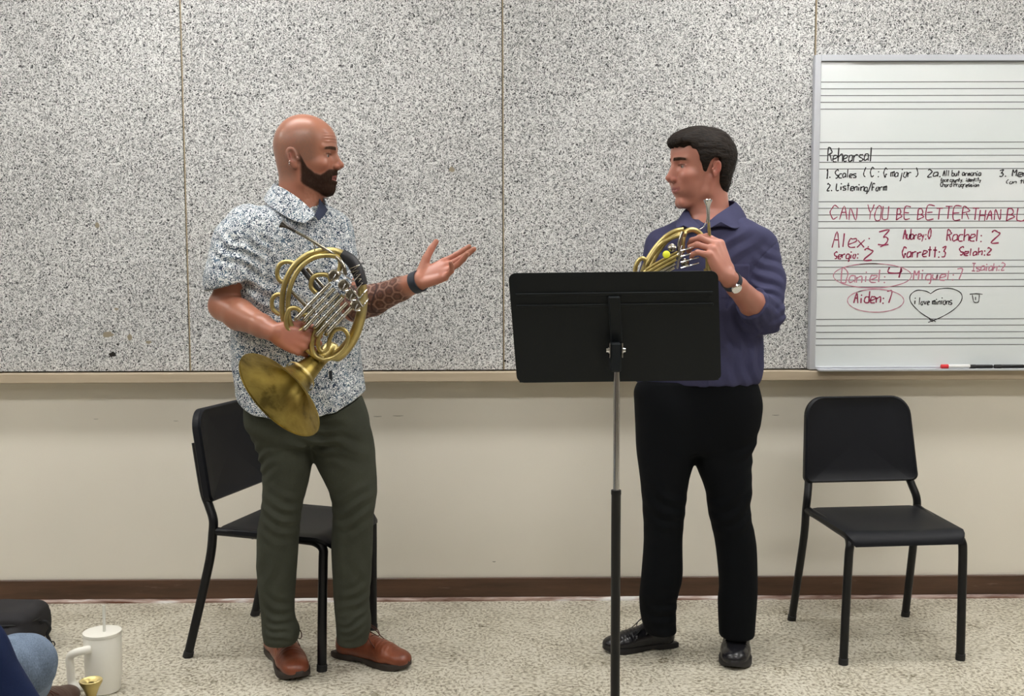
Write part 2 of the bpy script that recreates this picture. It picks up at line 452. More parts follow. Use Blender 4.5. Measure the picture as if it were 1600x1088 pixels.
# ledge
LEDGE_D = 0.085
zl1 = P(700, 582, -LEDGE_D)[2]; zl0 = P(700, 597, -LEDGE_D)[2]
struct(MB().box((x0, -LEDGE_D, zl0), (x1, 0, zl1), 0.003).build('trim_2', M['ledge'], smooth=False))
struct(MB().box((x0, -0.018, zl1), (x1, 0, zl1 + 0.006), 0.001).build('trim_3', M['joint'], smooth=False))
# scuffs on the lower wall
for (px, py, w, h) in ((590, 651, 0.035, 0.0022), (622, 650, 0.045, 0.0022), (1185, 648, 0.03, 0.002), (1212, 649, 0.03, 0.002), (772, 878, 0.014, 0.003), (150, 655, 0.02, 0.0015), (275, 658, 0.02, 0.0015)):
    p = P(px, py, 0)
    poly = [(w * (0.5 * math.cos(a)), h * (0.5 + 0.2 * math.sin(3 * a)) * math.sin(a)) for a in [2 * math.pi * k / 14 for k in range(14)]]
    MB().prism(poly, 0.0008, I3, p + V3(0, -0.0006, 0)).build('scuff_mark', M['scuff'], wb, smooth=False)

# acoustic panels, each a slab of wood wool with a wooden edge strip showing at its joint
PT = 0.045
jx = [P(289, 300, -PT)[0], P(785.5, 300, -PT)[0], P(1269, 300, -PT)[0]]
pw = (jx[2] - jx[0]) / 2
edges = [jx[0] - 3 * pw, jx[0] - 2 * pw, jx[0] - pw, jx[0], jx[1], jx[2], jx[2] + pw, x1 - 0.01]
zp0 = zl1 + 0.006
plab = ['grey fibrous acoustic wall panel at the far left end of the wall', 'grey fibrous acoustic wall panel out past the left frame edge', 'grey fibrous acoustic wall panel at far left with a screw hole low down',
        'grey fibrous acoustic wall panel behind the bald man', 'grey fibrous acoustic wall panel behind the man in the navy shirt',
        'grey fibrous acoustic wall panel rising above the whiteboard', 'grey fibrous acoustic wall panel at the far right end of the wall']
panels = []
for i in range(7):
    a, b = edges[i] + 0.0025, edges[i + 1] - 0.0025
    if i == 0: a = max(a, x0 + 0.01)
    th = thing('acoustic_panel', plab[i], 'wall panel', ((a + b) / 2, -PT / 2, zp0), 'acoustic wall panels')
    MB().box((a, -PT, zp0), (b, -0.001, zc - 0.01)).build('fibre_board', M['fibre'], th, smooth=False)
    MB().box((a - 0.002, -PT - 0.0008, zp0), (a + 0.0022, -0.002, zc - 0.01)).build('edge_strip', M['joint'], th, smooth=False)
    if i: panels.append(th)
MB().box((x0, -0.030, zp0), (x1, 0.0, zc - 0.01)).build('panel_backing', M['hole'], wb, smooth=False)


def blotch(px, py, rx, rz, mt, par, seed):
    rnd = random.Random(seed); p = P(px, py, -PT)
    k = 12; poly = [((rx * (0.75 + 0.5 * rnd.random())) * math.cos(2 * math.pi * j / k), (rz * (0.75 + 0.5 * rnd.random())) * math.sin(2 * math.pi * j / k)) for j in range(k)]
    MB().prism(poly, 0.0012, I3, p + V3(0, -0.0011, 0)).build('stain' if mt != 'hole' else 'screw_hole', M[mt], par, smooth=False)


blotch(176, 554, 0.013, 0.010, 'hole', panels[1], 1)
blotch(169, 523, 0.020, 0.012, 'stain', panels[1], 2); blotch(203, 527, 0.009, 0.012, 'stain', panels[1], 3); blotch(232, 535, 0.010, 0.006, 'stain', panels[1], 5)
blotch(152, 352, 0.009, 0.011, 'stain', panels[1], 4); blotch(706, 265, 0.010, 0.010, 'stain', panels[2], 6)
blotch(789, 564, 0.005, 0.005, 'hole', panels[3], 7); blotch(182, 483, 0.01, 0.005, 'stain', panels[1], 8)

# ceiling lamps
for i, (lx, ly) in enumerate(LAMPS):
    th = thing('ceiling_light', 'long white fluorescent ceiling light recessed overhead', 'ceiling light', (lx, ly, zc), 'fluorescent ceiling lights')
    f = MB()
    for (a, b) in (((-0.62, -0.16, -0.03), (-0.60, 0.16, 0)), ((0.60, -0.16, -0.03), (0.62, 0.16, 0)), ((-0.6, -0.16, -0.03), (0.6, -0.145, 0)), ((-0.6, 0.145, -0.03), (0.6, 0.16, 0))):
        f.box(V3(*a) + V3(lx, ly, zc), V3(*b) + V3(lx, ly, zc))
    f.build('frame', M['white_metal'], th, smooth=False)
    MB().box((lx - 0.598, ly - 0.143, zc - 0.018), (lx + 0.598, ly + 0.143, zc - 0.001)).build('diffuser', M['emit'], th, smooth=False)

# ------------------------------------------------------------------ whiteboard
BY = -0.068   # board face
bl = P(1268, 330, BY)[0]; br_ = bl + 2.44
zt = P(1400, 86, BY)[2]; zb = P(1400, 577, BY)[2]
wbd = thing('whiteboard', 'white magnetic whiteboard with printed music staves in an aluminium frame', 'whiteboard', ((bl + br_) / 2, -0.055, zb))
MB().box((bl + 0.01, BY, zb + 0.01), (br_ - 0.01, -PT - 0.001, zt - 0.01)).build('writing_surface', M['board'], wbd, smooth=False)
f = MB()
f.box((bl, BY - 0.010, zb), (bl + 0.024, -PT - 0.001, zt), 0.002); f.box((br_ - 0.024, BY - 0.010, zb), (br_, -PT - 0.001, zt), 0.002)
f.box((bl + 0.024, BY - 0.010, zt - 0.024), (br_ - 0.024, -PT - 0.001, zt), 0.002); f.box((bl + 0.024, BY - 0.010, zb), (br_ - 0.024, -PT - 0.001, zb + 0.012), 0.002)
f.build('frame', M['alu'], wbd, smooth=False)
MB().box((bl + 0.03, BY - 0.040, zb - 0.004), (br_ - 0.03, BY - 0.0101, zb + 0.004), 0.0015).build('marker_tray', M['alu'], wbd, smooth=False)
for py in (128, 138.6, 149.2, 159.7, 170.3, 222.3, 232.5, 243, 253.4, 263.8, 315, 325.3, 335.6, 346, 356.2, 407, 417.3, 427.6, 437.5, 448, 498.7, 508.6, 519, 529, 539):
    z = P(1440, py, BY)[2]
    MB().box((bl + 0.026, BY - 0.0006, z - 0.0013), (br_ - 0.026, BY, z + 0.0013)).build('stave_line', M['stave'], wbd, smooth=False)
MB().box((bl + 0.025, BY - 0.0104, zt - 0.0255), (br_ - 0.025, BY, zt - 0.0235)).build('frame_seal', M['stave'], wbd, smooth=False)

G = {  # single-stroke letters: digit pairs are x,y ; baseline y=2, x-height 5, capitals 8
    'A': '022842 1535', 'B': '0208 0828374605 05354402', 'C': '47281705132243', 'D': '0208 0828463412', 'E': '48080242 0535', 'F': '480802 0535',
    'G': '4728170513223444 2444', 'H': '0208 4248 0545', 'I': '0848 2822 0242', 'L': '080242', 'M': '0208254842', 'N': '02084248', 'O': '28170513324347 3828',
    'P': '0208283726 05', 'R': '020828374605 2542', 'S': '4738170624443212', 'T': '0848 2822', 'U': '080312324348', 'Y': '082548 2522',
    'a': '45251413124245 4542', 'b': '0802 0425453402', 'c': '4515031242', 'd': '45150312 4842', 'e': '034445150312 42', 'f': '47382722 0545', 'g': '45150413 43 4540300',
    'h': '0802 04254542', 'i': '2522 2727', 'j': '3530201 3737', 'k': '0802 0446 2442', 'l': '2822', 'm': '0502 0425252 2 2435454 2', 'n': '0502 04254542',
    'o': '251503123243 4535 25', 'p': '0500 0425453303', 'r': '0502 042545', 's': '451504433202', 't': '2822 42 0646', 'u': '050312324345 4542', 'v': '052245',
    'w': '0512253245', 'x': '0542 4502', 'y': '0523 4510', 'z': '05450242',
    '0': '28170413223344473828', '1': '172822 1232', '2': '0718374605024 2', '3': '0748250 5 35443202', '4': '08054548 4842', '7': '084822', '(': '38151332', ')': '18353312',
    '.': '1212', ':': '2525 2222', '/': '0149', ',': '1201', '!': '2824 2222', ' ': ''}


def glyph(ch):
    g = G.get(ch, '')
    out = []
    for s_ in g.split(' '):
        if len(s_) < 4: continue
        s_ = s_[:len(s_) // 2 * 2]
        out.append([(int(s_[i]), int(s_[i + 1])) for i in range(0, len(s_), 2)])
    return out


G.update({'f': '47382722 0545', 'g': '45150312 43 454130', 'm': '0502 042522 24354542', 'o': '25150312324535 25', '2': '071837460242', '3': '0748250 5',
          't': '2822 0646', 'j': '352010 3737', 'P': '020828374505', 'e': '0344452515031242', 'd': '451503124 2 4842', 'D': '0208284633321202'})
G['3'] = '074825354432 3202'; G['3'] = '07482535443202'; G['d'] = '45150312324 5 4842'; G['d'] = '4515031242 4842'; G['g'] = '4515031242 454030'
G['O'] = '2817041323344738 3828'; G['O'] = '281704123243473828'; G['B'] = '0208 08283625 0525442302'; G['a'] = '4515031243 4542'; G['h'] = '0802 04254542'
G['k'] = '0802 0446 2442'; G['u'] = '0503123245 4542'; G['b'] = '0802 04254442 02'; G['b'] = '0802 0425443202'


def ribbon(mb, pts, w, y):
    """a marker stroke lying on the board"""
    pts = [np.asarray(p, float) for p in pts]
    L = sum(np.linalg.norm(pts[i + 1] - pts[i]) for i in range(len(pts) - 1))
    if L < 1e-6:
        p = pts[0]; k = 8
        return mb.add([(p[0] + w * .7 * math.cos(6.2832 * i / k), y, p[1] + w * .7 * math.sin(6.2832 * i / k)) for i in range(k)], [tuple(range(k))])
    if len(pts) > 2: pts, _ = catmull(pts, [0] * len(pts), 4)
    n = len(pts); vs = []
    for i in range(n):
        d = nrm(pts[min(i + 1, n - 1)] - pts[max(i - 1, 0)]); q = V3(-d[1], d[0]) if len(d) == 2 else d
        ww = w * 0.5 * (0.75 + 0.5 * abs(math.sin(i * 0.7 + L * 90)))
        vs += [(pts[i][0] + q[0] * ww, y, pts[i][1] + q[1] * ww), (pts[i][0] - q[0] * ww, y, pts[i][1] - q[1] * ww)]
    mb.add(vs, [(2 * i, 2 * i + 1, 2 * i + 3, 2 * i + 2) for i in range(n - 1)])


wcount = 0


def write(text, px, py, pw_, cap, mt='ink_black', w=0.0045, slant=0.05, name='handwriting', gap=1.3):
    """text with its baseline starting at photo position px,py, pw_ pixels wide, capitals cap pixels tall"""
    global wcount; wcount += 1
    rnd = random.Random(hash_s(text)); mb = MB()
    p0 = P(px, py, BY); p1 = P(px + pw_, py, BY); sc = (p0[2] - P(px, py + cap, BY)[2]) / 6.0
    tot = sum((4 if c not in 'il.:1 ' else (2.6 if c != ' ' else 2.4)) + gap for c in text)
    sx = (p1[0] - p0[0]) / tot; x = 0
    for c in text:
        adv = (4 if c not in 'il.:1 ' else (2.6 if c != ' ' else 2.4)); xo = 0 if c not in 'il:1' else -0.9
        jy = rnd.uniform(-0.35, 0.35); js = rnd.uniform(0.88, 1.1)
        for st in glyph(c):
            pts = [V3(p0[0] + (x + (gx + xo) * js + rnd.uniform(-.12, .12) + (gy - 2) * slant * 2) * sx, p0[2] + ((gy - 2) * js + jy + rnd.uniform(-.12, .12)) * sc) for gx, gy in st]
            if len(st) == 2 and st[0] == st[1]: pts = [pts[0], pts[0]]
            ribbon(mb, pts, w, BY - 0.0009 - 0.00001 * wcount)
        x += adv + gap
    return mb.build(name, M[mt], wbd, smooth=False)


def hash_s(s_): return sum((i + 3) * ord(c) for i, c in enumerate(s_))


def scribble(pts, mt, w=0.004, name='drawn_outline'):
    global wcount; wcount += 1
    q = [P(a, b, BY) for a, b in pts]; mb = MB(); ribbon(mb, [V3(a[0], a[2]) for a in q], w, BY - 0.0009 - 0.00001 * wcount)
    return mb.build(name, M[mt], wbd, smooth=False)


K, R_, PK = 'ink_black', 'ink_red', 'ink_pink'
write('Rehearsal', 1293, 252, 71, 20, K, 0.0042)
write('1. Scales', 1291, 278, 48, 12, K, 0.004); write('( C : G major )', 1348, 277, 88, 14, K, 0.0036); write('2a.', 1449, 276, 24, 12, K, 0.0042)
write('All but armonia', 1473, 275, 60, 9, K, 0.0034); write('face county, identity', 1469, 284, 64, 6, K, 0.003); write('Chord Progression', 1469, 292, 61, 7, K, 0.003)
write('3. Memor', 1561, 276, 62, 11, K, 0.004); write('(on theor', 1571, 287, 52, 6, K, 0.003)
write('2. Listening/Form', 1292, 298, 94, 12, K, 0.004)
write('CAN', 1296, 343, 46, 21, R_, 0.0034); write('YOU', 1354, 343, 36, 21, R_, 0.0034); write('BE', 1400, 343, 25, 20, R_, 0.0038)
write('BETTER', 1433, 343, 84, 19, R_, 0.0038); write('THAN', 1518, 344, 47, 17, R_, 0.004); write('BUD', 1572, 346, 48, 19, R_, 0.004)
write('Alex:', 1300, 386, 64, 24, R_, 0.004); write('3', 1371, 384, 22, 26, R_, 0.0045)
write('Aubrey:0', 1411, 374, 44, 15, R_, 0.004); write('Rachel:', 1479, 377, 58, 18, R_, 0.0042); write('2', 1548, 380, 15, 18, R_, 0.005)
write('Sergio:', 1303, 404, 40, 12, R_, 0.0042); write('2', 1349, 407, 16, 17, R_, 0.005)
write('Garrett:3', 1409, 402, 70, 17, R_, 0.0045); write('Selah:2', 1498, 399, 52, 12, R_, 0.0045)
write('Isaiah:2', 1518, 423, 53, 12, PK, 0.004); write('Daniel:', 1314, 441, 74, 20, PK, 0.0042); write('4', 1387, 434, 22, 15, R_, 0.005)
write('Miguel:7', 1427, 437, 78, 16, PK, 0.0045); write('Aiden:7', 1334, 473, 60, 17, R_, 0.0045)
write('i love minions', 1428, 476, 60, 11, K, 0.0034)
ell = lambda cx, cy, rx, ry, a0=0, a1=360: [(cx + rx * math.cos(math.radians(a0 + (a1 - a0) * k / 20)), cy + ry * math.sin(math.radians(a0 + (a1 - a0) * k / 20))) for k in range(21)]
scribble(ell(1363, 431, 61, 19, 250, 640), PK, 0.003); scribble(ell(1368, 470, 44, 18, 230, 600), PK, 0.003)
scribble([(1462, 503), (1440, 490), (1424, 474), (1422, 462), (1432, 454), (1446, 455), (1454, 459)], K, 0.003)
scribble([(1454, 459), (1466, 452), (1486, 451), (1501, 458), (1502, 470), (1490, 484), (1470, 496), (1450, 504)], K, 0.003)
scribble([(1452, 499), (1457, 503)], K, 0.003)
scribble([(1515, 460), (1524, 459), (1535, 460)], K, 0.003); scribble([(1519, 461), (1521, 471), (1525, 473), (1529, 471), (1530, 461)], K, 0.003); scribble([(1524, 464), (1524, 469)], K, 0.003)
scribble([(1375, 386), (1380, 384), (1388, 382)], R_, 0.004)

# markers on the tray
ty = BY - 0.026; tz = zb + 0.004
for (pa, pb, body, cap, lab, rad) in ((1470, 1516, 'white_plastic', 'red_plastic', 'white dry-erase marker with red cap lying at the left of the tray', 0.0085),
                                 (1513, 1551, 'black_metal', 'rubber', 'black marker with black cap in the middle of the tray', 0.0078),
                                 (1553, 1600, 'black_metal', 'rubber', 'black marker at the right end of the tray by the frame edge', 0.0078)):
    a = P(pa, 569, ty)[0]; b = P(pb, 569, ty)[0]; zz = tz + rad
    th = thing('marker', lab, 'marker', ((a + b) / 2, ty, tz), 'whiteboard markers')
    cl_ = 0.028
    MB().lathe((a, ty, zz), (1, 0, 0), [(0, rad * 0.6), (0.002, rad * 0.95), (cl_, rad), (cl_, rad * 0.9)], 16, True, True).build('cap', M[cap], th)
    MB().lathe((a + cl_, ty, zz), (1, 0, 0), [(0, rad * 0.86), (0.01, rad * 0.92), (b - a - cl_ - 0.003, rad * 0.92), (b - a - cl_, rad * 0.7)], 16, True, True).build('barrel', M[body], th)

# ------------------------------------------------------------------ chairs
CH_L = ['black moulded stacking chair standing empty at right under the whiteboard', 'black moulded stacking chair behind the bald man in olive trousers']


def make_chair(label):
    t_ = thing('stacking_chair', label, 'chair', group='black stacking chairs', local=True)
    # backrest shell
    tilt = math.radians(-9)
    Rb = rotx(tilt)
    poly = []
    up_ = ropoly(0.425, 0.315, 0.070, 8); dn_ = ropoly(0.425, 0.315, 0.026, 8); up_ = up_[:18] + dn_[18:]
    for (x, z) in up_:
        poly.append((x * (1.02 - 0.10 * (z + 0.1575) / 0.315), z))
    vs = []; nx, nz = 22, 14
    # shell: polygon with gently curved front, built from a prism plus a rim
    def curve(p):   # bows backwards in the middle
        x, y, z = p
        return (x, y + 0.018 * (1 - (x / 0.2) ** 2), z)
    mb = MB(); n = len(poly)
    rings = [(0.0, 0.93), (-0.004, 0.965), (0.002, 1.0), (0.022, 1.0), (0.026, 0.97), (0.022, 0.93)]
    vs = []
    for (y, s_) in rings:
        for (x, z) in poly: vs.append(curve((x * s_, y, z * s_)))
    fs = []
    for i in range(len(rings) - 1):
        for k in range(n):
            k2 = (k + 1) % n; fs.append((i * n + k, i * n + k2, (i + 1) * n + k2, (i + 1) * n + k))
    def fill(y):    # scan fill with inner rings so the face is curved
        base = len(vs); rs = [0.75, 0.5, 0.25]; ids = []
        for s_ in rs:
            ids.append(len(vs))
            for (x, z) in poly: vs.append(curve((x * s_ * 0.93, y, z * s_ * 0.93)))
        c_ = len(vs); vs.append(curve((0, y, 0)))
        return ids, c_
    for (ringi, y) in ((0, 0.0), (len(rings) - 1, 0.022)):
        ids, c_ = fill(y); prev = ringi * n
        for s0 in ids:
            for k in range(n):
                k2 = (k + 1) % n; fs.append((prev + k, prev + k2, s0 + k2, s0 + k))
            prev = s0
        for k in range(n): fs.append((prev + k, prev + (k + 1) % n, c_))
    mb.add([Rb @ V3(*p) + V3(0, 0.275, 0.698) for p in vs], fs)
    mb.build('backrest', M['shell'], t_, angle=50)
    # seat shell
    def seatpt(u, v):   # u -1..1 across, v 0 front .. 1 rear
        w = 0.205 + 0.012 * v
        z = 0.452 + 0.004 * v - 0.010 * (1 - u * u) * math.sin(math.pi * min(1, v * 1.1)) - (0.028 * max(0, (0.12 - v) / 0.12) ** 2)
        return u * w, -0.135 + 0.365 * v, z
    mb = MB(); nu, nv = 16, 18; vs = []
    for layer in (0, -0.016):
        for j in range(nv + 1):
            for i in range(nu + 1):
                u = -1 + 2 * i / nu; v = j / nv
                x, y, z = seatpt(u, v)
                if v < 0.1: x *= 1 - 0.10 * (1 - v / 0.1) ** 2
                if v > 0.9: x *= 1 - 0.08 * ((v - 0.9) / 0.1) ** 2
                e = min(1, (1 - abs(u)) * 6)
                vs.append((x, y, z + layer - (0.004 if (layer == 0 and e < 0.5) else 0)))
    o2 = (nu + 1) * (nv + 1); fs = []
    idx = lambda i, j, l: l * o2 + j * (nu + 1) + i
    for j in range(nv):
        for i in range(nu):
            fs.append((idx(i, j, 0), idx(i + 1, j, 0), idx(i + 1, j + 1, 0), idx(i, j + 1, 0)))
            fs.append((idx(i, j, 1), idx(i, j + 1, 1), idx(i + 1, j + 1, 1), idx(i + 1, j, 1)))
    for j in range(nv):
        fs.append((idx(0, j, 0), idx(0, j + 1, 0), idx(0, j + 1, 1), idx(0, j, 1))); fs.append((idx(nu, j, 0), idx(nu, j, 1), idx(nu, j + 1, 1), idx(nu, j + 1, 0)))
    for i in range(nu):
        fs.append((idx(i, 0, 0), idx(i, 0, 1), idx(i + 1, 0, 1), idx(i + 1, 0, 0))); fs.append((idx(i, nv, 0), idx(i + 1, nv, 0), idx(i + 1, nv, 1), idx(i, nv, 1)))
    mb.add(vs, fs); mb.build('seat', M['shell'], t_, angle=50)
    for s_ in (-1, 1):
        # rear leg and back post are one bent tube
        mb = MB().tube([(s_ * 0.222, 0.335, 0.012), (s_ * 0.217, 0.300, 0.16), (s_ * 0.211, 0.258, 0.345), (s_ * 0.211, 0.245, 0.44), (s_ * 0.207, 0.245, 0.485), (s_ * 0.196, 0.265, 0.53), (s_ * 0.188, 0.285, 0.58), (s_ * 0.180, 0.312, 0.74)], 0.0142, 14, 5)
        lg = mb.build('rear_leg', M['black_metal'], t_)
        MB().lathe((s_ * 0.2225, 0.338, 0.0), (0, -0.3, 1), [(0, 0.012), (0.0, 0.0158), (0.022, 0.0158), (0.023, 0.0142)], 16, True, True).build('rubber_foot', M['rubber'], lg)
        mb = MB().tube([(s_ * 0.205, -0.105, 0.012), (s_ * 0.202, -0.108, 0.2), (s_ * 0.198, -0.112, 0.37), (s_ * 0.194, -0.110, 0.41), (s_ * 0.189, -0.085, 0.428), (s_ * 0.188, -0.05, 0.432), (s_ * 0.190, 0.02, 0.434), (s_ * 0.197, 0.12, 0.440), (s_ * 0.207, 0.238, 0.445)], 0.0142, 14, 5)
        lg = mb.build('front_leg', M['black_metal'], t_)
        MB().lathe((s_ * 0.205, -0.1045, 0.0), (0, -0.05, 1), [(0, 0.012), (0.0, 0.0158), (0.022, 0.0158), (0.023, 0.0142)], 16, True, True).build('rubber_foot', M['rubber'], lg)
    MB().tube([(-0.19, 0.0, 0.428), (0.19, 0.0, 0.428)], 0.009, 10).tube([(-0.195, 0.12, 0.432), (0.195, 0.12, 0.432)], 0.009, 10).build('crossbar', M['black_metal'], t_)
    return t_


def dup(root, label):
    r = root.copy(); COL.objects.link(r); r['label'] = label
    for ch in list(root.children):
        c = ch.copy(); COL.objects.link(c); c.parent = r
        for g in ch.children:
            d = g.copy(); COL.objects.link(d); d.parent = c
    return r


chair = make_chair(CH_L[0])
fR = PZ(1412, 1037, 0); rR = PZ(1324.5, 965, 0)
d_ = nrm(rR - fR); c_ = (fR * 0.5 + rR * 0.5)
chair.rotation_euler = (0, 0, math.atan2(-d_[0], d_[1])); chair.location = tuple(c_ - d_ * 0.115)
chair2 = dup(chair, CH_L[1])
fF = (PZ(502, 1045, 0) + PZ(594, 988, 0)) / 2; rF = (PZ(280, 1025, 0) + PZ(403, 963, 0)) / 2
d_ = nrm(rF - fF); c_ = (fF + rF) * 0.5
chair2.rotation_euler = (0, 0, math.atan2(-d_[0], d_[1])); chair2.location = tuple(c_ - d_ * 0.13); chair2.scale = (1.0, 1.13, 1.0)
print('chair depth', np.linalg.norm(rF - fF), np.linalg.norm(rR - fR), 'R rot', math.degrees(chair.rotation_euler[2]))

# ------------------------------------------------------------------ music stand
SY = -1.56
TL, TR, BRc, BL = P(794, 430, SY - 0.05), P(1122, 421, SY - 0.05), P(1127, 597, SY + 0.05), P(808, 596, SY + 0.05)
pole = P(963, 700, SY)
ms = thing('music_stand', 'black metal music stand with wide solid desk between the two men', 'music stand', (pole[0], SY, 0))
ux = nrm((TR - TL) + (BRc - BL)); cen = (TL + TR + BRc + BL) / 4
uz = nrm((TL + TR) / 2 - (BRc + BL) / 2); uy = np.cross(uz, ux); Rd = np.column_stack([ux, uy, uz])
w_t, w_b, hh = np.linalg.norm(TR - TL), np.linalg.norm(BRc - BL), np.linalg.norm((TL + TR) / 2 - (BL + BRc) / 2)
poly = [(x * (w_b + (w_t - w_b) * (z / hh + .5)) / w_t, z) for x, z in ropoly(w_t, hh, 0.018, 6)]
poly = [(x, z) if z > -hh / 2 + 0.03 else (x + (0.018 * (1 if x > 0 else -1)) * (0 if abs(x) > 0.1 else 0), z) for x, z in poly]
MB().prism(poly, 0.0022, Rd, cen).build('desk', M['stand'], ms, smooth=False)
rb = MB()
for zz in (hh / 2 - 0.055, hh / 2 - 0.085):
    rb.box((-w_t / 2 + 0.012, -0.0035, zz - 0.004), (w_t / 2 - 0.012, 0.0, zz + 0.004), 0.0015, Rd, cen)
rb.build('stiffening_rib', M['stand'], ms, smooth=False)
MB().box((-w_b / 2 + 0.006, 0.002, -hh / 2), (w_b / 2 - 0.006, 0.055, -hh / 2 + 0.0022), 0, Rd, cen).box((-w_b / 2 + 0.006, 0.053, -hh / 2), (w_b / 2 - 0.006, 0.0552, -hh / 2 + 0.014), 0, Rd, cen).build('desk_lip', M['stand'], ms, smooth=False)
pb = cen + Rd @ V3((P(962, 470, SY)[0] - cen[0]), 0, 0)
xo = P(962, 500, SY)[0] - cen[0]
MB().box((xo - 0.0145, -0.010, -0.045), (xo + 0.0145, -0.0005, hh / 2 - 0.06), 0.003, Rd, cen).build('desk_bracket', M['stand'], ms, smooth=False)
hz = P(962, 547, SY - 0.02); top_pole = P(963, 580, SY)[2]
hb = MB(); hc = hz + V3(0, 0, 0)
hb.box((hc[0] - 0.0135, SY - 0.032, P(962, 580, SY)[2]), (hc[0] + 0.0135, SY + 0.012, P(962, 536, SY)[2] + 0.002), 0.004)
hb.build('tilt_head', M['stand'], ms, smooth=False)
for s_ in (-1, 1):
    cp = MB().box((hc[0] + s_ * 0.0152 - 0.0012, SY - 0.034, hc[2] - 0.018), (hc[0] + s_ * 0.0152 + 0.0012, SY - 0.006, hc[2] + 0.018), 0.0008).build('side_plate', M['chrome'], ms, smooth=False)
    MB().lathe((hc[0] + s_ * 0.0164, SY - 0.022, hc[2]), (s_, 0, 0), [(0, 0.0085), (0.002, 0.0085), (0.002, 0.006), (0.007, 0.0058), (0.008, 0.004)], 12, True, True).build('bolt', M['chrome'], ms)
zj = P(963, 766, SY)[2]
MB().tube([(pole[0], SY, zj - 0.2), (pole[0], SY, top_pole + 0.01)], 0.0078, 20).build('inner_pole', M['chrome'], ms)
MB().lathe((pole[0], SY, 0.06), (0, 0, 1), [(0, 0.0118), (zj - 0.06 - 0.012, 0.0118), (zj - 0.06 - 0.010, 0.0128), (zj - 0.06, 0.0125), (zj - 0.06, 0.0079)], 20, True, True).build('outer_pole', M['black_metal'], ms)
for k in range(3):
    a = math.radians(90 + 120 * k)
    q = V3(math.cos(a), math.sin(a), 0); c0 = V3(pole[0], SY, 0)
    MB().tube([c0 + V3(0, 0, 0.075), c0 + q * 0.06 + V3(0, 0, 0.07), c0 + q * 0.17 + V3(0, 0, 0.035), c0 + q * 0.26 + V3(0, 0, 0.010)], [0.014, 0.013, 0.011, 0.010], 12, 4).build('base_leg', M['black_metal'], ms)
    
# ------------------------------------------------------------------ tumbler
ct = P(161, 992, -0.93); cb = PZ(163, 1079, 0.0)
cx, cy = cb[0], cb[1]; r_c = 0.057; hc_ = P(161, 988, cy)[2] 
tb = thing('tumbler', 'cream insulated tumbler with side handle and straw standing on the floor', 'tumbler', (cx, cy, 0))
bd = MB().lathe((cx, cy, 0), (0, 0, 1), [(0, r_c * 0.78), (0.004, r_c * 0.86), (0.03, r_c * 0.90), (0.05, r_c * 0.98), (hc_ - 0.012, r_c), (hc_ - 0.008, r_c * 0.97)], 40, True, True).build('cup_body', M['cup'], tb)
MB().lathe((cx, cy, hc_ - 0.008), (0, 0, 1), [(0, r_c * 0.99), (0.006, r_c * 1.03), (0.011, r_c * 1.02), (0.012, r_c * 0.9), (0.010, 0.0)], 40, True, False).build('lid', M['cup'], tb)
sx_ = P(163, 985, cy)[0]
MB().tube([(sx_, cy, hc_ + 0.001), (sx_ + 0.001, cy, P(163, 946, cy)[2])], 0.0045, 12).build('straw', M['straw'], tb)
hd = MB(); hy = cy - 0.030
q = [(cx - 0.018, cy - 0.050, hc_ - 0.036), (cx - 0.040, cy - 0.060, hc_ - 0.038), (cx - 0.066, hy - 0.030, hc_ - 0.046), (cx - 0.083, hy - 0.022, hc_ - 0.062), (cx - 0.084, hy - 0.018, hc_ - 0.10), (cx - 0.082, hy - 0.018, hc_ - 0.14), (cx - 0.066, hy - 0.024, hc_ - 0.156), (cx - 0.040, cy - 0.050, hc_ - 0.160), (cx - 0.020, cy - 0.046, hc_ - 0.160)]
hd.tube(q, 0.0125, 16, 5); hd.build('handle', M['cup'], tb)
print('cup', cx, cy, hc_)
# ------------------------------------------------------------------ implicit surfaces for bodies and clothes
def norm_(q): return np.sqrt((q * q).sum(-1))


def cone(a, b, ra, rb, flat=None):
    a = np.asarray(a, float); b = np.asarray(b, float); ab = b - a; L2 = ab @ ab + 1e-12
    def f(Q):
        t_ = np.clip(((Q - a) @ ab) / L2, 0, 1); q = Q - a - t_[:, None] * ab
        if flat is not None:
            u = nrm(flat[0]); q = q + (q @ u)[:, None] * u * (flat[1] - 1)
        return norm_(q) - (ra + (rb - ra) * t_)
    return f, (a + b) / 2, math.sqrt(L2) / 2 + max(ra, rb)


def ell3(c, r, R=None):
    c = np.asarray(c, float); r = np.asarray(r, float)
    def f(Q):
        q = Q - c
        if R is not None: q = q @ R
        k0 = norm_(q / r); k1 = norm_(q / (r * r)) + 1e-9
        return k0 * (k0 - 1) / k1
    return f, c, float(max(r))


def rbox(c, h, rad, R=None):
    c = np.asarray(c, float); h = np.asarray(h, float) - rad
    def f(Q):
        q = Q - c
        if R is not None: q = q @ R
        q = np.abs(q) - h
        return norm_(np.maximum(q, 0)) + np.minimum(q.max(-1), 0) - rad
    return f, c, float(norm_(h)) + rad


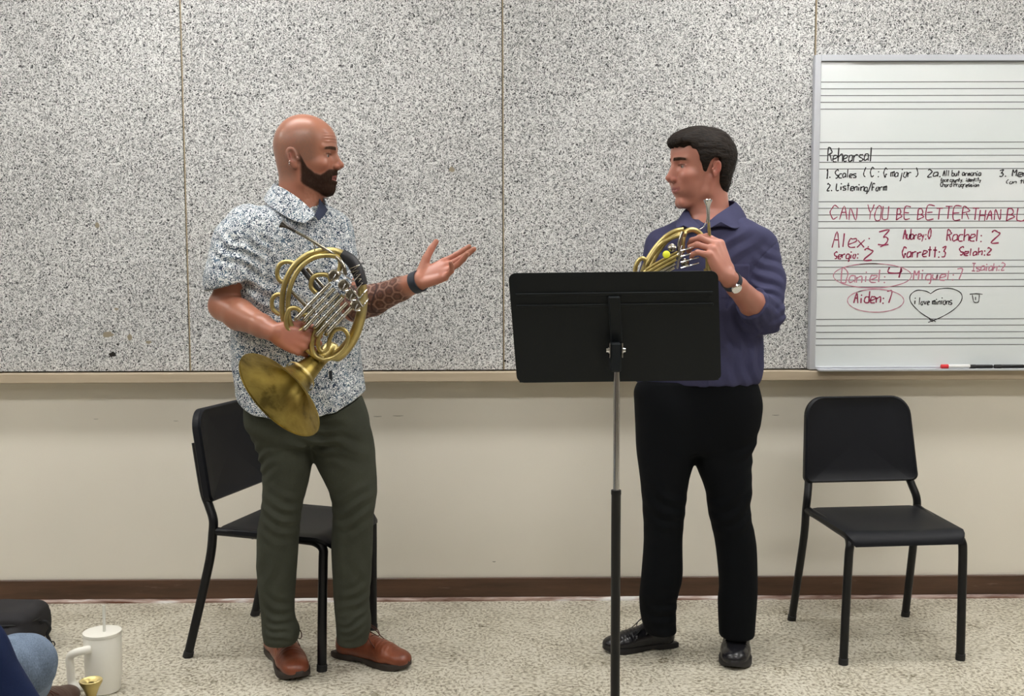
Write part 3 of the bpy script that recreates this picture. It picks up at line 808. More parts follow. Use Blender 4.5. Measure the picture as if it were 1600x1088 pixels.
def zloft(rows, k=0.01):
    """stack of ellipses; rows = (z, cx, cy, a, b, rot)"""
    rows = sorted(rows, key=lambda r: r[0]); A = np.array(rows, float)
    pts = [A[i] for i in range(len(A))]
    out, _ = catmull(pts, [0] * len(pts), 8); T_ = np.array(out); z = T_[:, 0]; z = np.maximum.accumulate(z + np.arange(len(z)) * 1e-9)
    z0, z1 = z[0], z[-1]
    def f(Q):
        zz = np.clip(Q[:, 2], z0, z1)
        cx, cy, a, b, ro = (np.interp(zz, z, T_[:, i]) for i in range(1, 6))
        x = Q[:, 0] - cx; y = Q[:, 1] - cy; c, s_ = np.cos(ro), np.sin(ro)
        x, y = x * c + y * s_, -x * s_ + y * c
        k0 = np.sqrt((x / a) ** 2 + (y / b) ** 2); k1 = np.sqrt((x / a / a) ** 2 + (y / b / b) ** 2) + 1e-9
        d = np.maximum(k0 * (k0 - 1) / k1, -np.minimum(a, b))
        e = np.maximum(z0 - Q[:, 2], Q[:, 2] - z1)
        return np.where(e > -k, np.maximum(d, -2 * k) * 0 + smax_(d, e, k), d)
    c = V3(A[:, 1].mean(), A[:, 2].mean(), (z0 + z1) / 2)
    return f, c, (z1 - z0) / 2 + max(A[:, 3].max(), A[:, 4].max()) + 0.1


def pxrows(rows, phi=0.0):
    """rows (py, left px, right px, Y centre, half depth) -> loft rows; phi turns the section"""
    out = []
    for (py, l, r, Y, b) in rows:
        a = P(l, py, Y); c = P(r, py, Y); w = (c[0] - a[0]) / 2
        aa = math.sqrt(max(w * w - (b * math.sin(phi)) ** 2, 0.0004)) / math.cos(phi)
        out.append(((a[2] + c[2]) / 2, (a[0] + c[0]) / 2, Y, aa, b, phi))
    return out


def smin_(a, b, k):
    if k <= 0: return np.minimum(a, b)
    h = np.clip(0.5 + 0.5 * (b - a) / k, 0, 1); return b + (a - b) * h - k * h * (1 - h)


def smax_(a, b, k): return -smin_(-a, -b, k)


class S:
    def __init__(s): s.ops = []
    def u(s, prim, k=0.01): s.ops.append(('u', prim, k)); return s
    def c(s, prim, k=0.005): s.ops.append(('c', prim, k)); return s          # cut
    def i(s, prim, k=0.005): s.ops.append(('i', prim, k)); return s          # keep only inside
    def d(s, f): s.ops.append(('d', (f, None, 0), 0)); return s              # displacement
    def fold(s, c, rad, direc, wl, amp, ph=0.0, bend=1.3):
        c = np.asarray(c, float); u = nrm(direc)
        side = nrm(np.cross(u, V3(0.3, 0.9, 0.2)))
        def f(Q):
            q = Q - c; r2 = (q * q).sum(-1) / (rad * rad)
            w = np.exp(-r2)
            x = (q @ u) / wl; y = (q @ side) / wl
            s_ = np.sin(2 * math.pi * x + bend * np.sin(1.7 * y + ph) + ph)
            return -amp * w * (s_ * 0.6 + 0.4 * np.sign(s_) * np.abs(s_) ** 3)
        s.ops.append(('d', (f, c, rad * 2.2), 0)); return s

    def ev(s, Q, cull=True):
        d = np.full(len(Q), 0.2)
        if cull:
            lo, hi = Q.min(0), Q.max(0); cq = (lo + hi) / 2; rq = np.linalg.norm(hi - lo) / 2
        first = True
        for typ, (f, c, r), k in s.ops:
            if cull and c is not None and typ != 'i' and np.linalg.norm(c - cq) - r - rq > (k + 0.03): continue
            if typ == 'u': d = smin_(d, f(Q), k)
            elif typ == 'c': d = smax_(d, -f(Q), k)
            elif typ == 'i': d = smax_(d, f(Q), k)
            else: d = d + f(Q)
        return d

    def bounds(s):
        lo = np.full(3, 1e9); hi = -lo
        for typ, (f, c, r), k in s.ops:
            if typ == 'u': lo = np.minimum(lo, c - r); hi = np.maximum(hi, c + r)
        return lo - 0.01, hi + 0.01


def nets(shape, h, B=8, relax=2):
    lo, hi = shape.bounds(); nb = np.ceil((hi - lo) / (B * h)).astype(int) + 1
    g = np.stack(np.meshgrid(*[np.arange(n) for n in nb], indexing='ij'), -1).reshape(-1, 3)
    cen = lo + (g + 0.5) * B * h
    # hierarchical culling of blocks
    keep = []
    for i in range(0, len(cen), 4096):
        d = shape.ev(cen[i:i + 4096], cull=True); keep.append(np.abs(d) < B * h * 1.35 + 0.006)
    g = g[np.concatenate(keep)]
    k8 = (g[:, 0] // 3) * 1000003 + (g[:, 1] // 3) * 1009 + g[:, 2] // 3
    g = g[np.argsort(k8, kind='stable')]
    li = np.stack(np.meshgrid(*[np.arange(B + 1)] * 3, indexing='ij'), -1)
    NX = (nb * B + 2).astype(np.int64)
    cells = []; pos = []; quads = []
    for i in range(0, len(g), 27):
        gb = g[i:i + 27]
        node = gb[:, None, None, None, :] * B + li[None]
        Q = lo + node.reshape(-1, 3) * h
        D = shape.ev(Q).reshape(len(gb), B + 1, B + 1, B + 1)
        In = D < 0
        cnt = np.zeros((len(gb), B, B, B), int)
        cs = [(a, b, c) for a in (0, 1) for b in (0, 1) for c in (0, 1)]
        for (a, b, c) in cs: cnt += In[:, a:B + a, b:B + b, c:B + c]
        act = (cnt > 0) & (cnt < 8)
        if not act.any(): continue
        bi, ci, cj, ck = np.nonzero(act)
        v8 = {c: D[bi, ci + c[0], cj + c[1], ck + c[2]] for c in cs}
        acc_ = np.zeros((len(bi), 3)); w = np.zeros(len(bi))
        for ax in range(3):
            for c in cs:
                if c[ax] == 1: continue
                e = list(c); e[ax] = 1; a = v8[c]; b = v8[tuple(e)]
                m_ = (a < 0) != (b < 0); t_ = np.where(m_, a / np.where(m_, a - b, 1), 0)
                p = np.tile(np.array(c, float), (len(bi), 1)); p[:, ax] = t_
                acc_ += p * m_[:, None]; w += m_
        base = gb[bi] * B + np.stack([ci, cj, ck], -1)
        gid = (base[:, 0] * NX[1] + base[:, 1]) * NX[2] + base[:, 2]
        cells.append(gid); pos.append(lo + (base + acc_ / w[:, None]) * h)
        st = (NX[1] * NX[2], NX[2], 1); c0 = v8[(0, 0, 0)] < 0
        for ax in range(3):
            e = [0, 0, 0]; e[ax] = 1; c1 = v8[tuple(e)] < 0
            o1, o2 = (ax + 1) % 3, (ax + 2) % 3
            m_ = c0 != c1
            gg = gid[m_]; fl = c0[m_]
            q = np.stack([gg, gg - st[o1], gg - st[o1] - st[o2], gg - st[o2]], -1)
            q[~fl] = q[~fl][:, ::-1]
            quads.append(q)
    gid = np.concatenate(cells); pos = np.concatenate(pos); o = np.argsort(gid); gid = gid[o]; pos = pos[o]
    q = np.concatenate(quads); ix = np.clip(np.searchsorted(gid, q), 0, len(gid) - 1)
    ok = (gid[ix] == q).all(-1); ix = ix[ok]
    e = np.concatenate([ix[:, [0, 1]], ix[:, [1, 2]], ix[:, [2, 3]], ix[:, [3, 0]]])
    for _ in range(relax):
        s_ = np.zeros_like(pos); n_ = np.zeros(len(pos))
        for a, b in ((0, 1), (1, 0)):
            for ax in range(3): s_[:, ax] += np.bincount(e[:, a], pos[e[:, b], ax], len(pos))
            n_ += np.bincount(e[:, a], minlength=len(pos))
        n_ = np.maximum(n_, 1); pos = pos * 0.5 + 0.5 * s_ / n_[:, None]
    return pos, ix


def sdf_obj(name, shape, h, m, parent, colf=None, relax=2):
    import time
    t0 = time.time(); v, f = nets(shape, h, relax=relax)
    o = mesh_obj(name, v, f, m, parent, True, colf(v) if colf else None)
    print('sdf', name, len(v), round(time.time() - t0, 1), 's')
    return o


def sstep(a, b, x):
    t_ = np.clip((x - a) / (b - a), 0, 1); return t_ * t_ * (3 - 2 * t_)


def vnoise(Q, sc, seed=0):
    """smooth value noise"""
    q = Q * sc + seed * 17.3; i = np.floor(q).astype(np.int64); f_ = q - i; f_ = f_ * f_ * (3 - 2 * f_); r = 0
    for a in (0, 1):
        for b in (0, 1):
            for c in (0, 1):
                n_ = ((i[:, 0] + a) * 374761393 + (i[:, 1] + b) * 668265263 + (i[:, 2] + c) * 2147483647 + seed * 144665) & 0xffffffff
                n_ = ((n_ ^ (n_ >> 13)) * 1274126177) & 0xffffffff; v = ((n_ ^ (n_ >> 16)) & 0xffff) / 65535.0
                w = (f_[:, 0] if a else 1 - f_[:, 0]) * (f_[:, 1] if b else 1 - f_[:, 1]) * (f_[:, 2] if c else 1 - f_[:, 2])
                r = r + v * w
    return r


def poly2(pts, x, y):
    """signed distance to a 2D polygon"""
    d = np.full(len(x), 1e9); ins = np.zeros(len(x), bool); n = len(pts)
    for i in range(n):
        ax, ay = pts[i]; bx, by = pts[(i + 1) % n]
        ex, ey = bx - ax, by - ay; wx, wy = x - ax, y - ay
        t_ = np.clip((wx * ex + wy * ey) / (ex * ex + ey * ey), 0, 1)
        d = np.minimum(d, (wx - ex * t_) ** 2 + (wy - ey * t_) ** 2)
        c = ((ay > y) != (by > y)) & (x < (bx - ax) * (y - ay) / ((by - ay) if by != ay else 1e-9) + ax)
        ins ^= c
    d = np.sqrt(d); return np.where(ins, -d, d)


class Frame:
    def __init__(s, O, fwd, up, sc=1.0):
        s.O = np.asarray(O, float); s.f = nrm(fwd); up = np.asarray(up, float); s.u = nrm(up - s.f * (up @ s.f)); s.l = np.cross(s.u, s.f); s.s = sc
        s.R = np.column_stack([s.f, s.l, s.u])
    def w(s, x, y, z): return s.O + s.s * (s.R @ V3(x, y, z))
    def q(s, Q): return ((Q - s.O) @ s.R) / s.s
    def ell(s, c, r, rot=None):
        return ell3(s.w(*c), V3(*r) * s.s, s.R if rot is None else s.R @ rot)
    def cone(s, a, b, ra, rb, flat=None):
        return cone(s.w(*a), s.w(*b), ra * s.s, rb * s.s, None if flat is None else (s.R @ V3(*flat[0]), flat[1]))


def roty(a):
    c, s_ = math.cos(a), math.sin(a); return np.array([[c, 0, s_], [0, 1.0, 0], [-s_, 0, c]])


def add_head(sh, F, smile=0.0, open_=0.0, jaw=1.0, ear=1.0, nz=0.0, mx=0.0, cx=0.0, cz_=0.0, top=0.0, cheek=0.0):
    n_ = lambda x, y, z: (x, y, z + nz)
    m_ = lambda x, y, z: (x + mx, y, z + nz * 0.6)
    """skull, face, ears; origin between the ear canals"""
    sh.u(F.ell((0.006, 0, 0.047), (0.096, 0.077, 0.091 + top)), 0.0)
    sh.u(F.ell((0.042, 0, 0.055), (0.069, 0.062, 0.058 + top)), 0.03)
    sh.u(F.ell((0.048, 0, -0.012), (0.060, 0.059, 0.070)), 0.025)
    sh.u(F.ell((0.050, 0, -0.060), (0.054 * jaw, 0.050, 0.046)), 0.025)
    sh.u(F.ell((-0.020, 0, 0.0), (0.055, 0.060, 0.060)), 0.02)
    sh.u(F.cone((0.094 + cx, -0.009, -0.098 + cz_), (0.094 + cx, 0.009, -0.098 + cz_), 0.0165, 0.0165), 0.016)
    for s_ in (-1, 1):
        sh.u(F.cone((0.006, s_ * 0.057, -0.030), (0.020, s_ * 0.050, -0.072), 0.013, 0.013), 0.016)
        sh.u(F.cone((0.020, s_ * 0.050, -0.072), (0.088 + cx, s_ * 0.016, -0.103 + cz_), 0.013, 0.013), 0.016)
        if cheek: sh.u(F.ell((0.064, s_ * 0.030, -0.050), (0.034, 0.026, 0.036)), 0.02)
        sh.u(F.ell((0.074, s_ * 0.044, -0.018), (0.024, 0.018, 0.016)), 0.018)
        sh.u(F.cone((0.106, s_ * 0.012, 0.031), (0.086, s_ * 0.047, 0.034), 0.0085, 0.0075), 0.012)
    for s_ in (-1, 1):
        sh.c(F.ell((0.116, s_ * 0.031, 0.011), (0.019, 0.019, 0.013)), 0.011)
    for s_ in (-1, 1):
        sh.u(F.ell((0.0835, s_ * 0.0315, 0.010), (0.0115, 0.0135, 0.0120)), 0.0025)
        sh.u(F.cone((0.099, s_ * 0.020, 0.0165), (0.089, s_ * 0.046, 0.0115), 0.0040, 0.0036), 0.003)  # upper lid
        sh.u(F.cone((0.0985, s_ * 0.031, 0.0180), (0.0985, s_ * 0.033, 0.0180), 0.0036, 0.0036), 0.004)
        sh.u(F.cone((0.096, s_ * 0.020, 0.0035), (0.088, s_ * 0.045, 0.0050), 0.0030, 0.0028), 0.004)  # lower lid
    # nose
    sh.u(F.cone((0.107, 0, 0.022), (0.126, 0, -0.014 + nz), 0.0072, 0.0088), 0.010)
    sh.u(F.ell((0.1270, 0, -0.0165 + nz), (0.0105, 0.0108, 0.0092)), 0.007)
    sh.u(F.cone((0.102, 0, 0.020), (0.111, 0, -0.020 + nz), 0.0105, 0.0135), 0.006)
    for s_ in (-1, 1):
        sh.u(F.ell((0.1165, s_ * 0.0125, -0.0225 + nz), (0.0105, 0.0068, 0.0078)), 0.005)
        sh.c(F.ell((0.1205, s_ * 0.0068, -0.0310 + nz), (0.0055, 0.0038, 0.0045)), 0.002)
    # mouth
    sh.u(F.ell(m_(0.093, 0, -0.052), (0.025, 0.030, 0.026)), 0.014)
    for s_ in (-1, 1):
        ys = (0.001, 0.012, 0.022, 0.0300) if smile else (0.001, 0.010, 0.018, 0.0240)
        xs = (0.1165, 0.1140, 0.1070, 0.0985); sl = 0.0050 if smile else 0.0010
        for j in range(3):
            za, zb_ = (sl * (ys[j] / 0.03) ** 2, sl * (ys[j + 1] / 0.03) ** 2)
            ra, rb2 = ((0.0054, 0.0050, 0.0040, 0.0022)[j:j + 2]); op = open_ * (1, .8, .4, 0)[j], open_ * (1, .8, .4, 0)[j + 1]
            gu = (0.0052, 0.0048, 0.0036, 0.0018)
            sh.u(F.cone(m_(xs[j], s_ * ys[j], -0.0583 + gu[j] + za), m_(xs[j + 1], s_ * ys[j + 1], -0.0583 + gu[j + 1] + zb_), ra, rb2), 0.004)
            sh.u(F.cone(m_(xs[j] - 0.0010, s_ * ys[j], -0.0583 - gu[j] * 1.1 - op[0] + za), m_(xs[j + 1] - 0.001, s_ * ys[j + 1], -0.0583 - gu[j + 1] * 1.1 - op[1] + zb_), ra * 1.12, rb2 * 1.05), 0.004)
        for j in range(3):
            za, zb_ = (sl * (ys[j] / 0.03) ** 2, sl * (ys[j + 1] / 0.03) ** 2); op = open_ * (1, .8, .4, 0)[j], open_ * (1, .8, .4, 0)[j + 1]
            sh.c(F.cone(m_(xs[j] + 0.0050, s_ * ys[j], -0.0583 - op[0] / 2 + za), m_(xs[j + 1] + (0.0050, 0.0045, 0.0030)[j], s_ * ys[j + 1], -0.0583 - op[1] / 2 + zb_), 0.0020 + op[0] * .5, 0.0018 + op[1] * .5), 0.0015)
        if smile: sh.u(F.ell((0.086, s_ * 0.040, -0.026), (0.018, 0.014, 0.018)), 0.018)
    # ears
    Re = roty(math.radians(-12)); E = ear
    for s_ in (-1, 1):
        Rr = rotz(math.radians(-s_ * 24)) @ Re
        e_ = lambda x, y, z: (x * E + (1 - E) * 0.008, s_ * (0.076 + (y - 0.076) * E), z * E)
        r_ = lambda *a: tuple(v * E for v in a)
        sh.u(F.ell(e_(-0.006, 0.0815, 0.004), r_(0.0185, 0.0065, 0.0315), Rr), 0.005)
        sh.u(F.ell(e_(-0.001, 0.0785, -0.024), r_(0.0085, 0.0055, 0.010), Rr), 0.005)
        sh.c(F.ell(e_(-0.0030, 0.0895, 0.007), r_(0.0125, 0.0090, 0.0225), Rr), 0.0015)
        sh.u(F.cone(e_(-0.011, 0.0845, 0.014), e_(-0.006, 0.0835, -0.012), 0.0022 * E, 0.0022 * E), 0.003)
        sh.c(F.ell(e_(0.004, 0.0845, -0.002), r_(0.0065, 0.0080, 0.0085), Rr), 0.002)
        sh.u(F.ell(e_(0.0125, 0.0775, -0.002), r_(0.0040, 0.0050, 0.0065)), 0.003)


def head_cols(F, Q, C, skin, beard=False, nz=0.0, mx=0.0, smile=0.0, stubble=False, brow=(0.03, 0.02, 0.015), lip=(0.30, 0.09, 0.08), iris=(0.03, 0.03, 0.03)):
    q = F.q(Q); x, y, z = q[:, 0], np.abs(q[:, 1]), q[:, 2]
    near = (norm_(q) < 0.2)
    def put(mask, c, amt=1.0):
        mk = (mask * amt * near)[:, None]; C[:] = C * (1 - mk) + np.array(c) * mk
    n1 = vnoise(Q, 260, 1); n2 = vnoise(Q, 30, 2)
    C *= (0.93 + 0.14 * n2)[:, None]
    # ruddier nose, cheeks, ears
    red = np.exp(-((x - .125) ** 2 + y ** 2 + (z + .02 - nz) ** 2) / 0.0004) + 0.7 * np.exp(-((x - .085) ** 2 + (y - .045) ** 2 + (z + .025) ** 2) / 0.0006) + 0.8 * np.exp(-((x + .004) ** 2 + (y - .084) ** 2) / 0.0005)
    put(np.clip(red, 0, 1) * 0.45, (skin[0] * 1.0, skin[1] * 0.66, skin[2] * 0.68))
    if stubble:   # shaved scalp
        hl = sstep(0.085, 0.045, x - 0.25 * np.clip(z - 0.07, 0, 1)) * sstep(-0.09, -0.05, z) * sstep(0.125, 0.07, z) * (1 - sstep(0.0, -0.02, z) * sstep(-0.02, 0.02, x))
        put(hl * (0.55 + 0.5 * n1), (0.20, 0.13, 0.10), 0.62)
    # brows
    bz = 0.0375 - 0.10 * np.clip(y - 0.036, 0, 1) - 0.05 * np.clip(0.02 - y, 0, 1)
    bz = 0.0335 - 0.16 * np.clip(y - 0.038, 0, 1) - 0.05 * np.clip(0.02 - y, 0, 1)
    put(sstep(0.0070, 0.0042, np.abs(z - bz) * (1 + 14 * np.clip(y - 0.03, 0, 1))) * sstep(0.006, 0.012, y) * sstep(0.058, 0.050, y) * sstep(0.05, 0.065, x) * (0.9 + 0.2 * n1).clip(0, 1), brow)
    # beard
    if beard:
        up = np.interp(x, [0.010, 0.018, 0.036, 0.060, 0.076, 0.088, 0.100, 0.13], [0.02, 0.013, -0.026, -0.046, -0.051, -0.043, -0.0325, -0.033])
        lowr = np.interp(x, [0.010, 0.03, 0.06, 0.085, 0.12], [-0.066, -0.083, -0.102, -0.122, -0.13])
        bm = sstep(0.005, -0.004, z - up) * sstep(-0.007, 0.004, z - lowr) * sstep(0.010, 0.024, x)
        put(bm, (0.020, 0.0125, 0.0095), 0.96); bm2 = bm * (n1 > 0.6)
        put(bm2, (0.045, 0.028, 0.020), 0.5)
    # lips
    zl = z + 0.0585 - nz * 0.6 - (0.0045 * (y / 0.03) ** 2 if smile else 0)
    wl = 0.033 if smile else 0.026
    lz = sstep(0.0105, 0.0080, np.abs(zl) * (1 + 0.9 * (y / wl) ** 2)) * sstep(wl, wl - 0.005, y) * sstep(0.088, 0.094, x - mx)
    put(sstep(0.0022, 0.0010, np.abs(zl)) * sstep(wl, wl - 0.003, y) * sstep(0.085, 0.092, x - mx), (0.12, 0.035, 0.03), 0.55)  # crevice shade between the lips, painted as a dark line
    put(lz, lip, 0.85)
    # lash lines, then shade painted into the ear hollow and round the lids
    ey = y - 0.0315
    put(sstep(0.0030, 0.0012, np.abs(z - 0.0150 + 3.0 * ey * ey)) * sstep(0.0155, 0.0125, np.abs(ey)) * sstep(0.085, 0.088, x) * (x < 0.112), (0.025, 0.015, 0.012), 0.9)
    put(sstep(0.016, 0.008, np.sqrt((x + 0.002) ** 2 + 0.5 * (z - 0.003) ** 2)) * sstep(0.0795, 0.083, y), (skin[0] * 0.85, skin[1] * 0.5, skin[2] * 0.5), 0.6)  # ear hollow coloured redder and darker to deepen its shade
    put(sstep(0.010, 0.004, np.abs(z - 0.012)) * sstep(0.022, 0.012, np.abs(ey)) * sstep(0.08, 0.088, x) * (x < 0.115), tuple(c * 0.75 for c in skin), 0.35)  # skin darkened round the eye as painted lid shading
    return C


def add_eyes(F, parent, iris, look=(0.0, 0.0)):
    for s_ in (-1, 1):
        c = F.w(0.0852, s_ * 0.0313, 0.0095); R_e = 0.0134 * F.s; g = nrm(F.R @ V3(1.0, look[0], look[1]))
        e = MB().lathe(c - g * R_e, g, [(R_e * (1 - math.cos(math.pi * k / 14)), R_e * math.sin(math.pi * k / 14) + 1e-5) for k in range(15)], 24).build('eyeball', M['eye_white'], parent, angle=180)
        r = 0.0066 * F.s; h0 = math.sqrt(R_e ** 2 - r ** 2)
        MB().lathe(c + g * (h0 - 0.0002), g, [(0, r), (R_e - h0 + 0.0004 - 0.0006, r * 0.6), (R_e - h0 + 0.0005, 0.0001)], 20).build('iris', iris, e, angle=180)


def add_hand(sh, Wp, d, n, side, curls, sc=1.0, spread=(7, 1, -5, -12), thumb=None):
    """side +1 left hand, -1 right hand; n points out of the palm; returns fingertips"""
    d = nrm(d); n = np.asarray(n, float); n = nrm(n - d * (n @ d)); th = side * np.cross(n, d)
    L = lambda x, y, z: Wp + sc * (x * d + y * th + z * n)
    bases = [(0.092, 0.029), (0.096, 0.0085), (0.091, -0.0125), (0.082, -0.032)]
    lens = [(0.043, 0.026, 0.021), (0.048, 0.030, 0.022), (0.044, 0.027, 0.021), (0.034, 0.020, 0.019)]
    rad = [0.0098, 0.0100, 0.0095, 0.0084]
    for (bx, by), r in zip(bases, rad):
        sh.u(cone(L(0.010, by * 0.45, 0), L(bx, by, 0), 0.0150 * sc, (r + 0.0022) * sc), 0.010)
    sh.u(ell3(L(0.052, 0.0, 0.002), V3(0.048, 0.036, 0.0125) * sc, np.column_stack([d, th, n])), 0.010)
    sh.u(cone(L(0.016, -0.022, 0.006), L(0.062, -0.030, 0.004), 0.0125 * sc, 0.010 * sc), 0.010)
    tips = []
    for i in range(4):
        a = math.radians(spread[i]); fd = d * math.cos(a) + th * math.sin(a)
        p = L(bases[i][0], bases[i][1], 0); ang = 0; r = rad[i] * sc
        for j in range(3):
            ang += math.radians(curls[i][j]); q = fd * math.cos(ang) + n * math.sin(ang)
            e = p + q * lens[i][j] * sc
            r2 = r * (0.93, 0.93, 0.86)[j]
            sh.u(cone(p, e, r, r2), 0.0035 if j else 0.006); p = e; r = r2 * 1.01
        tips.append(p)
    tt = thumb or [(0.70, 0.62, 0.20), (0.85, 0.42, 0.25), (0.9, 0.3, 0.2)]
    p = L(0.018, 0.022, 0.006); r = 0.0175 * sc
    for j, (l, tv) in enumerate(zip((0.046, 0.034, 0.027), tt)):
        q = nrm(tv[0] * d + tv[1] * th + tv[2] * n); e = p + q * l * sc; r2 = (0.0125, 0.0105, 0.0085)[j] * sc
        sh.u(cone(p, e, r, r2), 0.010 if j == 0 else 0.004); p = e; r = r2
    tips.append(p)
    return tips


def arm(sh, pts, radii, k=0.012):
    for i in range(len(pts) - 1): sh.u(cone(pts[i], pts[i + 1], radii[i], radii[i + 1]), k)


def make_shoe(parent, heel, direc, m, msole, mlace, label=None, L=0.295, lacy=True):
    F = Frame((heel[0], heel[1], 0), V3(direc[0], direc[1], 0), V3(0, 0, 1), L / 0.295)
    s = S()
    s.u(F.ell((0.225, 0, 0.032), (0.066, 0.044, 0.030)), 0.0)
    s.u(F.ell((0.262, -0.002, 0.028), (0.032, 0.034, 0.020)), 0.02)
    s.u(F.cone((0.060, 0, 0.046), (0.200, 0, 0.038), 0.037, 0.038, ((0, 1, 0), 0.92)), 0.02)
    s.u(F.cone((0.085, 0, 0.078), (0.170, 0, 0.050), 0.030, 0.028), 0.02)
    s.u(F.cone((0.046, 0, 0.040), (0.052, 0, 0.098), 0.037, 0.036), 0.02)
    s.u(F.cone((0.090, 0, 0.080), (0.075, 0, 0.100), 0.032, 0.035), 0.02)
    s.i((lambda Q, F=F: F.s * (0.016 - F.q(Q)[:, 2]), None, 9), 0.004)
    s.i((lambda Q, F=F: F.s * (F.q(Q)[:, 2] - 0.112), None, 9), 0.004)
    s.d(lambda Q, F=F: 0.0016 * np.exp(-((F.q(Q)[:, 0] - 0.187 + 0.6 * (F.q(Q)[:, 2] - 0.05)) / 0.0022) ** 2) * (F.q(Q)[:, 2] > 0.02))
    s.fold(F.w(0.195, 0, 0.065), 0.035 * F.s, F.w(1, 0, 0) - F.w(0, 0, 0), 0.013, 0.0016)
    sh_ = sdf_obj('shoe', s, 0.0025, m, parent)
    if label: sh_['label'] = label
    # sole outline
    out = []
    prof = [(0.006, 0.012), (0.0, 0.028), (0.03, 0.037), (0.08, 0.036), (0.13, 0.036), (0.18, 0.044), (0.225, 0.050), (0.262, 0.042), (0.285, 0.026), (0.297, 0.008)]
    side = catmull([V3(a, b, 0) for a, b in prof], [0] * len(prof), 4)[0]
    pl = [(p[0], p[1]) for p in side] + [(p[0], -p[1]) for p in side[::-1]]
    def lift(x): return 0.012 * max(0, (x - 0.24) / 0.055) ** 2
    mb = MB(); n = len(pl); vs = []
    for (dz, s_) in ((0.0, 0.975), (0.003, 1.0), (0.018, 1.0), (0.021, 0.97)):
        for (x, y) in pl:
            zb_ = lift(x) + (0.007 if (0.085 < x < 0.155 and dz < 0.01) else 0)
            vs.append(F.w(0.15 + (x - 0.15) * s_, y * s_, dz + zb_))
    fs = [tuple(range(n))] + [(i * n + k, i * n + (k + 1) % n, (i + 1) * n + (k + 1) % n, (i + 1) * n + k) for i in range(3) for k in range(n)] + [tuple(3 * n + k for k in range(n))]
    mb.add(vs, fs); mb.build('sole', msole, sh_, angle=50)
    lc = MB()
    for k in range(4):
        x = 0.108 + 0.019 * k; z = 0.1075 - 0.0105 * k
        lc.tube([F.w(x, -0.017, z - 0.009), F.w(x + 0.003, -0.008, z), F.w(x + 0.006, 0.008, z), F.w(x + 0.008, 0.017, z - 0.009)], 0.0019, 6, 3)
        lc.tube([F.w(x + 0.008, -0.017, z - 0.010), F.w(x + 0.003, 0, z + 0.002), F.w(x, 0.017, z - 0.008)], 0.0019, 6, 3)
    for s_ in (-1, 1):
        lc.tube([F.w(0.108, s_ * 0.003, 0.113), F.w(0.115, s_ * 0.030, 0.112), F.w(0.135, s_ * 0.052, 0.088), F.w(0.142, s_ * 0.046, 0.070), F.w(0.125, s_ * 0.024, 0.090), F.w(0.108, s_ * 0.003, 0.112)], 0.0017, 6, 4)
        lc.tube([F.w(0.108, s_ * 0.003, 0.113), F.w(0.135, s_ * 0.020, 0.107), F.w(0.165, s_ * 0.030, 0.078), F.w(0.185, s_ * 0.034, 0.064)], 0.0017, 6, 4)
    lc.build('laces', mlace, sh_)
    return sh_


# ------------------------------------------------------------------ the bald man
Y1 = -0.78
foot1 = PZ(490, 1050, 0)
man1 = thing('person', 'bald bearded man in a patterned short-sleeved shirt and olive trousers, one palm held out', 'person', (foot1[0], Y1, 0))
SK1 = (0.37, 0.158, 0.102)
F1 = Frame(P(459, 247, Y1 - 0.075), V3(0.975, -0.12, 0.01), V3(0, 0, 1), 0.985)
F1.O = F1.O + F1.l * 0.078        # the near ear was the point read off
body = S()
H1 = dict(mx=-0.011, cx=-0.011, cz_=0.007, top=0.007, nz=-0.002)
add_head(body, F1, open_=0.0045, **H1)
neckb = P(465, 330, Y1)
body.u(cone(F1.w(-0.012, 0, -0.030), neckb + V3(0, 0, -0.03), 0.058, 0.066), 0.025)
body.u(cone(F1.w(0.030, 0, -0.085), neckb + V3(0.026, -0.02, -0.045), 0.030, 0.032), 0.03)
phi1 = math.radians(32)
body.u(zloft(pxrows([(336, 440, 492, Y1 + 0.01, 0.055), (362, 410, 525, Y1 + 0.01, 0.080), (420, 392, 540, Y1, 0.095), (500, 392, 540, Y1, 0.095), (600, 395, 545, Y1, 0.10), (660, 400, 550, Y1, 0.10)], phi1)), 0.02)
shR, elR, wrR = P(386, 370, Y1 - 0.10), P(350, 480, Y1 - 0.12), P(430, 520, Y1 - 0.27)
shL, elL, wrL = P(518, 368, Y1 + 0.06), P(556, 480, Y1 - 0.07), P(654, 440, Y1 - 0.20)
mid = lambda a, b, t_: a + (b - a) * t_
arm(body, [shR, mid(shR, elR, .5), elR], [0.042, 0.052, 0.042])
arm(body, [elR + V3(-0.004, 0, 0.006), mid(elR, wrR, .3) + V3(0, 0, 0), mid(elR, wrR, .75), wrR], [0.044, 0.047, 0.034, 0.0285])
arm(body, [shL, mid(shL, elL, .5), elL], [0.042, 0.048, 0.044])
arm(body, [elL, mid(elL, wrL, .28), mid(elL, wrL, .72), wrL], [0.045, 0.0475, 0.0355, 0.029])
# open left hand, palm up
tipsL = add_hand(body, wrL, V3(0.90, -0.10, 0.42), V3(-0.33, -0.74, 0.58), 1,
                 [(-4, 4, 5), (2, 8, 6), (14, 14, 8), (34, 30, 14)], 0.99, (8, 1, -4, -9), [(0.66, 0.72, 0.30), (0.74, 0.66, 0.15), (0.78, 0.62, 0.05)])
# right hand wrapped round the horn
tipsR = add_hand(body, wrR, V3(0.93, -0.12, -0.30), V3(0.0, 1.0, -0.1), -1,
                 [(55, 70, 40), (60, 70, 40), (62, 72, 40), (65, 72, 40)], 1.02, (3, 0, -3, -6), [(0.8, 0.45, 0.4), (0.75, 0.1, 0.7), (0.6, -0.1, 0.8)])
